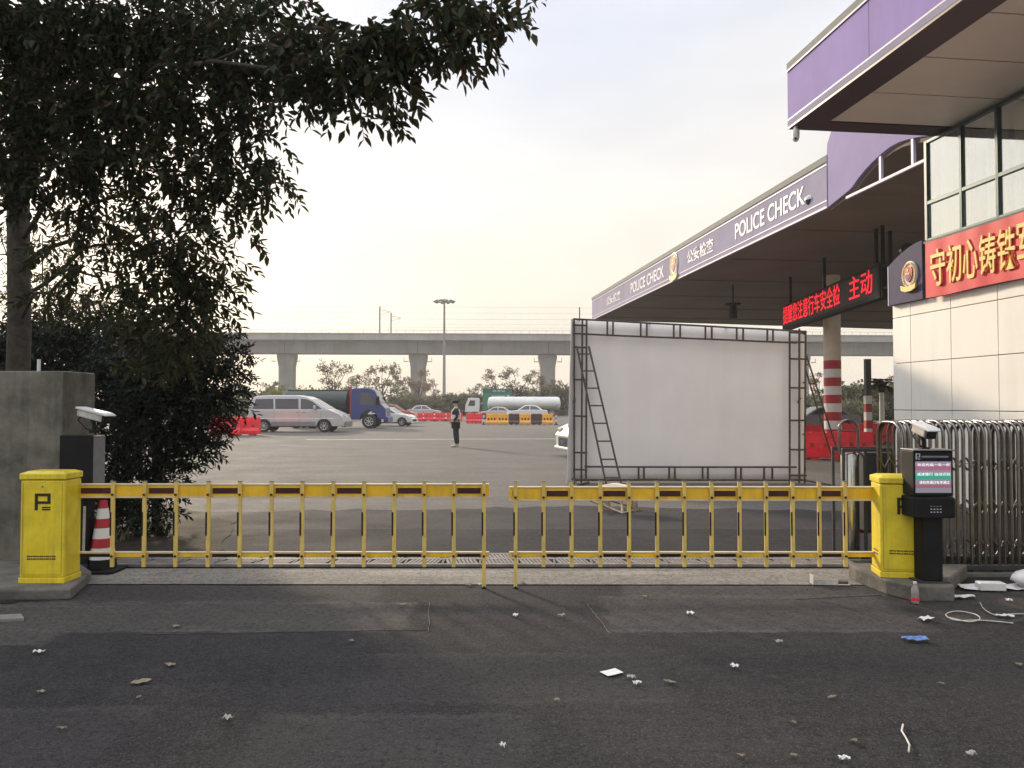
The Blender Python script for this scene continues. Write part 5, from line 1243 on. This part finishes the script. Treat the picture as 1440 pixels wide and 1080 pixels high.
# thin see-through tree in the gap
B = [blob(*q) for q in [(70, 400, 13, 50, 28), (120, 350, 13, 45, 22), (60, 330, 13.2, 30, 24), (150, 420, 13, 50, 22), (80, 430, 13, 60, 20), (10, 420, 13, 36, 30), (0, 330, 13.2, 26, 50)]]
bushtree('slender_tree', 'thin leaved slender tree showing sky between its leaves behind the big trunk', B, (W(75, 568, 13.2)[0], 13.2), 120, 8, .28, (.11, .03), M['leafA'], droop=.12, cat='tree')
# unseen-but-plausible neighbours left of frame give shade
B = [(-11, 7, 3.2, 2.2, 2.2, 2.2, 1), (-12, 11.5, 4, 2.4, 2.4, 2.4, 1)]
bushtree('broadleaf_tree', 'unseen dark tree added left of frame for shade', B, (-11.5, 9), 16, 9, .4, (.17, .06), M['leafB'], cat='tree')

# --- distant trees
def far_tree(blobs, n, sz, m, trunk_r, th, lean=.1, stems=3):
    C = []; Dd = []; Nn = []
    tot = sum(b[3]*b[4]*b[5] for b in blobs)
    for b in blobs:
        k = max(8, int(n*b[3]*b[4]*b[5]/tot)); u = unit(rng.normal(size=(k, 3))); r_ = rng.random(k)**.5
        cl = rng.normal(size=(max(3, k//14), 3))*.5; ci = rng.integers(0, len(cl), k)
        p = (u*r_[:, None]*.55+unit(cl)[ci]*.55)*np.array(b[3:6])+np.array(b[:3]); C.append(p); Dd.append(unit(rng.normal(size=(k, 3)))); Nn.append(unit(rng.normal(size=(k, 3))))
    C = np.concatenate(C); n_ = len(C)
    cr_o = leaf_mesh('crown', C, np.concatenate(Dd), np.concatenate(Nn), rng.uniform(.6, 1.4, n_)*sz, rng.uniform(.6, 1.3, n_)*sz*.6, m)
    mb = MB(); mb.tube([(0, 0, 0), (lean*.3, 0, th*.5), (lean, 0, th)], [trunk_r, trunk_r*.8, trunk_r*.5], 7)
    for b in blobs: limb(mb, (lean*.5, 0, th*rr(.35, .9)), b[:3], trunk_r*.5, trunk_r*.12, .2, 5, .15)
    return cr_o, mb.build('trunk', M['barkd'])
def ft(name, label, px, D, parts, cat='tree', group='trees in front of the viaduct', s=(1, 1, 1), rz=0.):
    t = T(name, label, cat, (W(px, 568, D)[0], D, 0), rz, group); t.scale = s
    for q in parts:
        o = q if q.parent is None else q.copy()
        if q.parent is not None: COL.objects.link(o)
        o.parent = t
    return t
def rb(n, w_, z0, z1, r): return [(rr(-w_, w_), rr(-w_*.8, w_*.8), rr(z0, z1), r*rr(.7, 1.2), r*rr(.7, 1.2), r*rr(.5, .9), 1) for _ in range(n)]
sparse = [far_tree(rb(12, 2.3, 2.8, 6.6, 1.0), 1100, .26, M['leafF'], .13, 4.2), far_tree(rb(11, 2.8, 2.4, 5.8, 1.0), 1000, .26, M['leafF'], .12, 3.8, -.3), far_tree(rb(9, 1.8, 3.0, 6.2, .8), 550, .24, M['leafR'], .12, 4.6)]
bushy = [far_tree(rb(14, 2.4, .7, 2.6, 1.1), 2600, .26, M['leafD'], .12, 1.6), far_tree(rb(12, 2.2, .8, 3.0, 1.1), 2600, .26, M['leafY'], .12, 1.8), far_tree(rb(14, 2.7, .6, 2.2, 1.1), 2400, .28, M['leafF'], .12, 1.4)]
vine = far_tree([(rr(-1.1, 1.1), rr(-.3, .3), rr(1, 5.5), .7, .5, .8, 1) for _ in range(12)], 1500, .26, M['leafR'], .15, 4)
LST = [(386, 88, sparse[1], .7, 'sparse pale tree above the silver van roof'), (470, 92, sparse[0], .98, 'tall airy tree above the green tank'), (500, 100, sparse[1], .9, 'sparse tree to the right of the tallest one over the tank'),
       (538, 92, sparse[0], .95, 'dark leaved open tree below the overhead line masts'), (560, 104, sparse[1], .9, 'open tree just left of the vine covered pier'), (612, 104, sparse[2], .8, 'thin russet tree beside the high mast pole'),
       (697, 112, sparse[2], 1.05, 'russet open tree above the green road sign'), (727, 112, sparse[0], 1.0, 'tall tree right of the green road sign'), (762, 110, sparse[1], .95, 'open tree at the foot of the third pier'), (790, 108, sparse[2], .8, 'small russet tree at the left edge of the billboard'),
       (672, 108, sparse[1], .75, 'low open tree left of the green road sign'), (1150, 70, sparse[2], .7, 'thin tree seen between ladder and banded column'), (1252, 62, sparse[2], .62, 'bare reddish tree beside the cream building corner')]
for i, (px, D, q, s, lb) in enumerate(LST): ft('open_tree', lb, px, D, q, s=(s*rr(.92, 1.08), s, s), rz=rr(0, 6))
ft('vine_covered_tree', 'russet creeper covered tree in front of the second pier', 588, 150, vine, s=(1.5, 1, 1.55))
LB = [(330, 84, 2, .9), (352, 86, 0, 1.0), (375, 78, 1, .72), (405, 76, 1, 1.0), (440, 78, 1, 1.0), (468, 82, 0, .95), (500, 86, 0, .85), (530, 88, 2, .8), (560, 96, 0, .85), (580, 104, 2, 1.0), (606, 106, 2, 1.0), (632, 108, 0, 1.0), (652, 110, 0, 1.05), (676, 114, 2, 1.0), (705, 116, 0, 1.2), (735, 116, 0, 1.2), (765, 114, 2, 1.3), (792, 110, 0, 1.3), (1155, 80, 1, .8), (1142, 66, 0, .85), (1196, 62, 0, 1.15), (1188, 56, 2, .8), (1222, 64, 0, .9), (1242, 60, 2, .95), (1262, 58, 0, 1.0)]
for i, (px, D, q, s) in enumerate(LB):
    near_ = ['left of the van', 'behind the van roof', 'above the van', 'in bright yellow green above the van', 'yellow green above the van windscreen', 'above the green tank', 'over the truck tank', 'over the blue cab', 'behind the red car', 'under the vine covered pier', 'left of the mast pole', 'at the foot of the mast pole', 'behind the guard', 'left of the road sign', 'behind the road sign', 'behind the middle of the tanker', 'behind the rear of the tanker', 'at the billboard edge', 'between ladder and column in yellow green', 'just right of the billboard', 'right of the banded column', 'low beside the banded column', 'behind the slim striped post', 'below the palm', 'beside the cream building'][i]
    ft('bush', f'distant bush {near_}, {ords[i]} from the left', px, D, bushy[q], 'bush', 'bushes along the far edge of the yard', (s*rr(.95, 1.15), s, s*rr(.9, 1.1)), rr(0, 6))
# palm with whitewashed trunk
p = W(1240, 568, 42); pm = T('palm_tree', 'small palm with whitewashed trunk left of the cream building', 'palm tree', (p.x, 42, 0))
hT = W(720, 552, 42)[2]
mb = MB(); mb.tube([(0, 0, 0), (0, 0, hT)], [.14, .12], 10); mb.build('trunk', M['wht'], pm)
mb = MB(); mb.tube([(0, 0, hT), (.02, 0, hT+.5)], [.20, .24], 10); mb.build('crownshaft', M['barkd'], pm)
C = []; Dd = []; Nn = []
for k in range(26):
    a = rr(0, 6.28); el = rr(-.2, 1.2); d = Vector((math.cos(a)*math.cos(el), math.sin(a)*math.cos(el), math.sin(el))); Lf = rr(.7, 1.05)
    for j in range(24):
        f = j/23; c_ = Vector((0, 0, hT+.45))+d*Lf*f-Vector((0, 0, .5*f*f)); s_ = d.cross(Vector((0, 0, 1))).normalized()*(1 if j % 2 else -1)
        C.append(c_); Dd.append(d*.6+s_-Vector((0, 0, .35))); Nn.append(Vector((0, 0, 1)))
n_ = len(C); leaf_mesh('crown', np.array([tuple(c) for c in C]), np.array([tuple(c) for c in Dd]), np.array([tuple(c) for c in Nn]), np.full(n_, .32), np.full(n_, .04), M['leafB'], pm)
# low weeds at the left edge of the earth
def weeds(area, n, sz, label):
    C = np.stack([rng.uniform(area[0], area[1], n), rng.uniform(area[2], area[3], n), np.full(n, .01)], 1); d = rng.normal(size=(n, 3))*.5; d[:, 2] = 1
    o = leaf_mesh('ground_weeds', C, unit(d), unit(rng.normal(size=(n, 3))), rng.uniform(.5, 1.4, n)*sz, rng.uniform(.5, 1, n)*sz*.22, M['leafF']); o['kind'] = 'stuff'; o['label'] = label; o['category'] = 'weeds'
weeds((-5.2, -4.1, 5.75, 6.05), 260, .06, 'sparse weeds on the bare earth at the left edge')
weeds((-9.5, -4.6, 8.6, 9.4), 700, .14, 'weeds below the dark shrub behind the pillar')

# ================================================================ litter in the foreground
def scrap(name, label, cat, px, py, w_, d_, m, seed=0, lift=.012, folds=True, rz=0.):
    g = G(px, py); r = random.Random(seed); n = 5; vs = []; fs = []
    for j in range(n+1):
        for i in range(n+1):
            u, v = i/n-.5, j/n-.5; e = 1-.14*r.random() if folds and (abs(u) > .4 or abs(v) > .4) else 1
            if name == 'dry_leaf': v *= math.sqrt(max(.02, 1-(2*u)**2))*1.2
            z = .003+(lift*abs(math.sin(u*5+v*3+seed))+r.uniform(0, lift*.4) if folds else lift*max(0, u))
            vs.append((u*w_*e, v*d_*e, z))
    for j in range(n):
        for i in range(n): a = j*(n+1)+i; fs.append((a, a+1, a+n+2, a+n+1))
    mb = MB(); mb.add(vs, fs); o = mb.build(name, m); so = o.modifiers.new('s', 'SOLIDIFY'); so.thickness = .0015; so.offset = 1
    o.location = (g.x, g.y, .012); o.rotation_euler = (0, 0, rz); tag(o, label, cat); return o
scrap('paper_sheet', 'largest flat white paper square lying on the dark asphalt', 'paper', 860, 949, .115, .085, M['paper'], 3, .006, False, .5)
SC = [('paper_scrap', 'crumpled white scrap just right of the large paper square', 888, 958, .045, .04, 'tissue'), ('paper_scrap', 'torn pale scrap below the crumpled one by the large paper square', 896, 966, .05, .03, 'paper'),
      ('dry_leaf', 'pale curled leaf right of the paper scraps', 942, 963, .075, .03, 'dleaf'), ('paper_scrap', 'upright white folded scrap in the right foreground', 1033, 942, .05, .04, 'paper'), ('dry_leaf', 'long pale leaf in the right foreground', 1170, 985, .06, .02, 'dleaf'),
      ('dry_leaf', 'small pale leaf below and left of the long one', 1116, 1021, .035, .02, 'dleaf'), ('dry_leaf', 'pale leaf left of the cable scrap near the bottom edge', 1201, 1047, .05, .02, 'dleaf'), ('paper_scrap', 'white triangular scrap cut by the bottom edge', 1187, 1073, .05, .03, 'paper'),
      ('dry_leaf', 'small leaf at the bottom edge left of the triangular scrap', 1116, 1068, .04, .02, 'dleaf'), ('dry_leaf', 'pale leaf near the bottom edge under the middle of the right lane', 1042, 1068, .045, .018, 'dleaf'), ('paper_scrap', 'grey scrap near the bottom right corner', 1366, 1067, .045, .03, 'tissue'),
      ('paper_scrap', 'white scrap at the left of the foreground', 54, 921, .07, .035, 'paper'), ('dry_leaf', 'dark curled leaf left of centre', 239, 939, .08, .035, 'dleaf'), ('dry_leaf', 'wide curled leaf below the dark one', 198, 963, .12, .05, 'dleaf'),
      ('paper_scrap', 'grey white scrap in the lower left foreground', 320, 1015, .05, .04, 'tissue'), ('dry_leaf', 'thin pale leaf near the lower left corner', 87, 1029, .05, .018, 'dleaf'), ('paper_scrap', 'small white chip at the bottom centre', 707, 1055, .03, .025, 'paper'),
      ('dry_leaf', 'tiny grey leaf above the bottom centre chip', 783, 989, .035, .025, 'dleaf'), ('paper_scrap', 'small white scrap in the middle lane', 725, 869, .04, .05, 'paper'), ('paper_scrap', 'pale scrap right of the one in the middle lane', 790, 870, .06, .03, 'tissue'),
      ('paper_scrap', 'white scrap on the right dusty patch', 971, 866, .06, .05, 'paper'), ('dry_leaf', 'small leaf above the right scrap near the strip', 907, 842, .045, .04, 'dleaf'), ('dry_leaf', 'dark leaf on the left dusty patch by the saw cut', 566, 853, .08, .04, 'dleaf'),
      ('paper_scrap', 'small grey scrap left of the blue film', 1095, 907, .05, .03, 'tissue'), ('paper_scrap', 'torn white paper near the blue film', 1302, 874, .13, .06, 'paper'), ('paper_scrap', 'flat white strip beside the kiosk island', 1355, 843, .22, .07, 'paper'),
      ('paper_scrap', 'pale chip right of the white strip', 1419, 848, .05, .04, 'paper'), ('dry_leaf', 'small leaf on the lower right asphalt', 1324, 966, .04, .02, 'dleaf'), ('dry_leaf', 'thin leaf at the right edge of the asphalt', 1433, 939, .05, .03, 'dleaf'),
      ('paper_scrap', 'small white label by the cable loop', 1413, 870, .13, .05, 'paper'), ('dry_leaf', 'small leaf left of centre below the dusty patch', 494, 905, .045, .03, 'dleaf'), ('dry_leaf', 'small leaf at left by the dusty patch edge', 247, 884, .06, .04, 'dleaf'),
      ('dry_leaf', 'tiny leaf below the wide curled leaf', 195, 985, .03, .02, 'dleaf'), ('dry_leaf', 'little leaf under the white scrap at left', 58, 977, .05, .03, 'dleaf'), ('paper_scrap', 'pale stone like scrap near the left barrier foot', 675, 826, .03, .03, 'paper'),
      ('dry_leaf', 'dark leaf pile piece at the left barrier foot', 660, 825, .06, .05, 'dleaf'), ('dry_leaf', 'dark leaf at the foot of the right long barrier post', 735, 822, .05, .04, 'dleaf')]
for i, (nm, lb, px, py, a, b, mm_) in enumerate(SC):
    scrap(nm, lb, 'paper scrap' if nm == 'paper_scrap' else 'dry leaf', px, py, a, b, M[mm_], i+5, .010 if nm == 'dry_leaf' else .016, True, rr(-.5, .5))
o = scrap('plastic_film', 'crumpled blue plastic film on the right asphalt', 'plastic film', 1288, 903, .17, .10, M['bluef'], 77, .015)
g = G(1273, 1042); mb = MB(); pts = [G(*q)+Vector((0, 0, .016))-Vector((g.x, g.y, 0)) for q in ((1270, 1023), (1268, 1032), (1274, 1042), (1279, 1052), (1278, 1062))]; mb.tube(pts, .0045, 6); o = mb.build('cable_scrap', M['dirtyw']); o.location = (g.x, g.y, 0); tag(o, 'short curved white cable scrap on the lower right asphalt', 'cable scrap')
def cable(label, pl, r=.004):
    pts = [G(*q)+Vector((0, 0, .015)) for q in pl]; sm = []
    for i in range(len(pts)-1):
        p0 = pts[max(i-1, 0)]; p1 = pts[i]; p2 = pts[i+1]; p3 = pts[min(i+2, len(pts)-1)]
        for k in range(6):
            f = k/6; sm.append(.5*((2*p1)+(p2-p0)*f+(2*p0-5*p1+4*p2-p3)*f*f+(3*p1-p0-3*p2+p3)*f**3))
    sm.append(pts[-1]); mb = MB(); mb.tube(sm, r, 6); o = mb.build('cable', M['dirtyw']); tag(o, label, 'cable'); return o
cable('thin white cable looping on the asphalt below the kiosk island', [(1425, 879), (1380, 875), (1345, 875), (1330, 867), (1345, 862), (1370, 866), (1378, 873), (1362, 877), (1335, 871)])
cable('thin white cable running from the white strip to the right edge', [(1378, 850), (1385, 860), (1402, 868), (1425, 866), (1450, 866)])
# foam, bags, bottle, block
g = G(1393, 832); mb = MB(); mb.box(-.11, .11, -.05, .05, .016, .085); o = mb.build('foam_block', M['wht'], bevel=.008); o.location = (g.x, g.y, 0); o.rotation_euler = (0, 0, -.08); tag(o, 'white foam block on the plastic sheet right of the kiosk', 'foam block')
g = G(1395, 826); o = scrap('plastic_sheet', 'crumpled white plastic sheet under the foam block', 'plastic sheet', 1395, 829, .62, .20, M['paper'], 91, .02)
g = G(1452, 830); mb = MB(); vs = []; fs = []; n = 12
for i in range(9):
    ph = math.pi*i/8
    for k in range(n): a = 2*math.pi*k/n; q = 1+.18*math.sin(3*a+i)+rr(-.06, .06); vs.append((.17*math.sin(ph)*math.cos(a)*q, .12*math.sin(ph)*math.sin(a)*q, .085-.085*math.cos(ph)))
for i in range(8):
    for k in range(n): fs.append((i*n+k, i*n+(k+1) % n, (i+1)*n+(k+1) % n, (i+1)*n+k))
mb.add(vs, fs); o = mb.build('plastic_bag', M['wht']); o.data.shade_smooth(); o.location = (g.x, g.y, .014); tag(o, 'crumpled white plastic bag at the right picture edge', 'plastic bag')
g = G(1287, 850); bo = T('plastic_bottle', 'clear plastic bottle standing at the front of the kiosk island', 'bottle', (g.x, g.y, .012))
bm_ = mat('cloudy_pet', (.55, .5, .5), .15, var=.1, trans=.5)
mb = MB(); mb.lathe([(.026, 0), (.03, .01), (.03, .05), (.027, .06), (.03, .07), (.03, .115), (.012, .15), (.011, .16)], 16); mb.build('bottle_body', bm_, bo, smooth=True)
mb = MB(); mb.lathe([(.014, .16), (.014, .175)], 12); mb.build('cap', M['wht'], bo)
mb = MB(); mb.lathe([(.0305, .02), (.0305, .048)], 16, cap=False); mb.build('wrapper', M['ban'], bo)
g = G(1168, 823); bl = T('steel_profile', 'cut pale metal profile lying by the right island', 'metal offcut', (g.x, g.y, .012), R(-3))
mb = MB(); mb.box(-.17, .16, -.05, .05, 0, .006); mb.box(-.17, -.165, -.05, .05, .0062, .085); mb.box(-.164, .05, -.05, -.044, .0062, .05); mb.build('channel', M['dirtyw'], bl, bevel=.002)
mb = MB(); mb.box(.0, .15, -.03, .03, .0065, .03); mb.build('insert', M['rust'], bl, bevel=.004)

# thin evening haze over the yard
hm_ = bpy.data.materials.new('haze_air'); hm_.use_nodes = True; ht = hm_.node_tree; ht.nodes.remove(ht.nodes['Principled BSDF'])
pv = ht.nodes.new('ShaderNodeVolumePrincipled'); pv.inputs['Color'].default_value = (.93, .91, .90, 1); pv.inputs['Density'].default_value = .0008; pv.inputs['Anisotropy'].default_value = .2
ht.links.new(pv.outputs[0], ht.nodes['Material Output'].inputs['Volume'])
mb = MB(); mb.box(-420, 420, -12, 320, -1, 40); hz_ = mb.build('haze', hm_); hz_['kind'] = 'stuff'
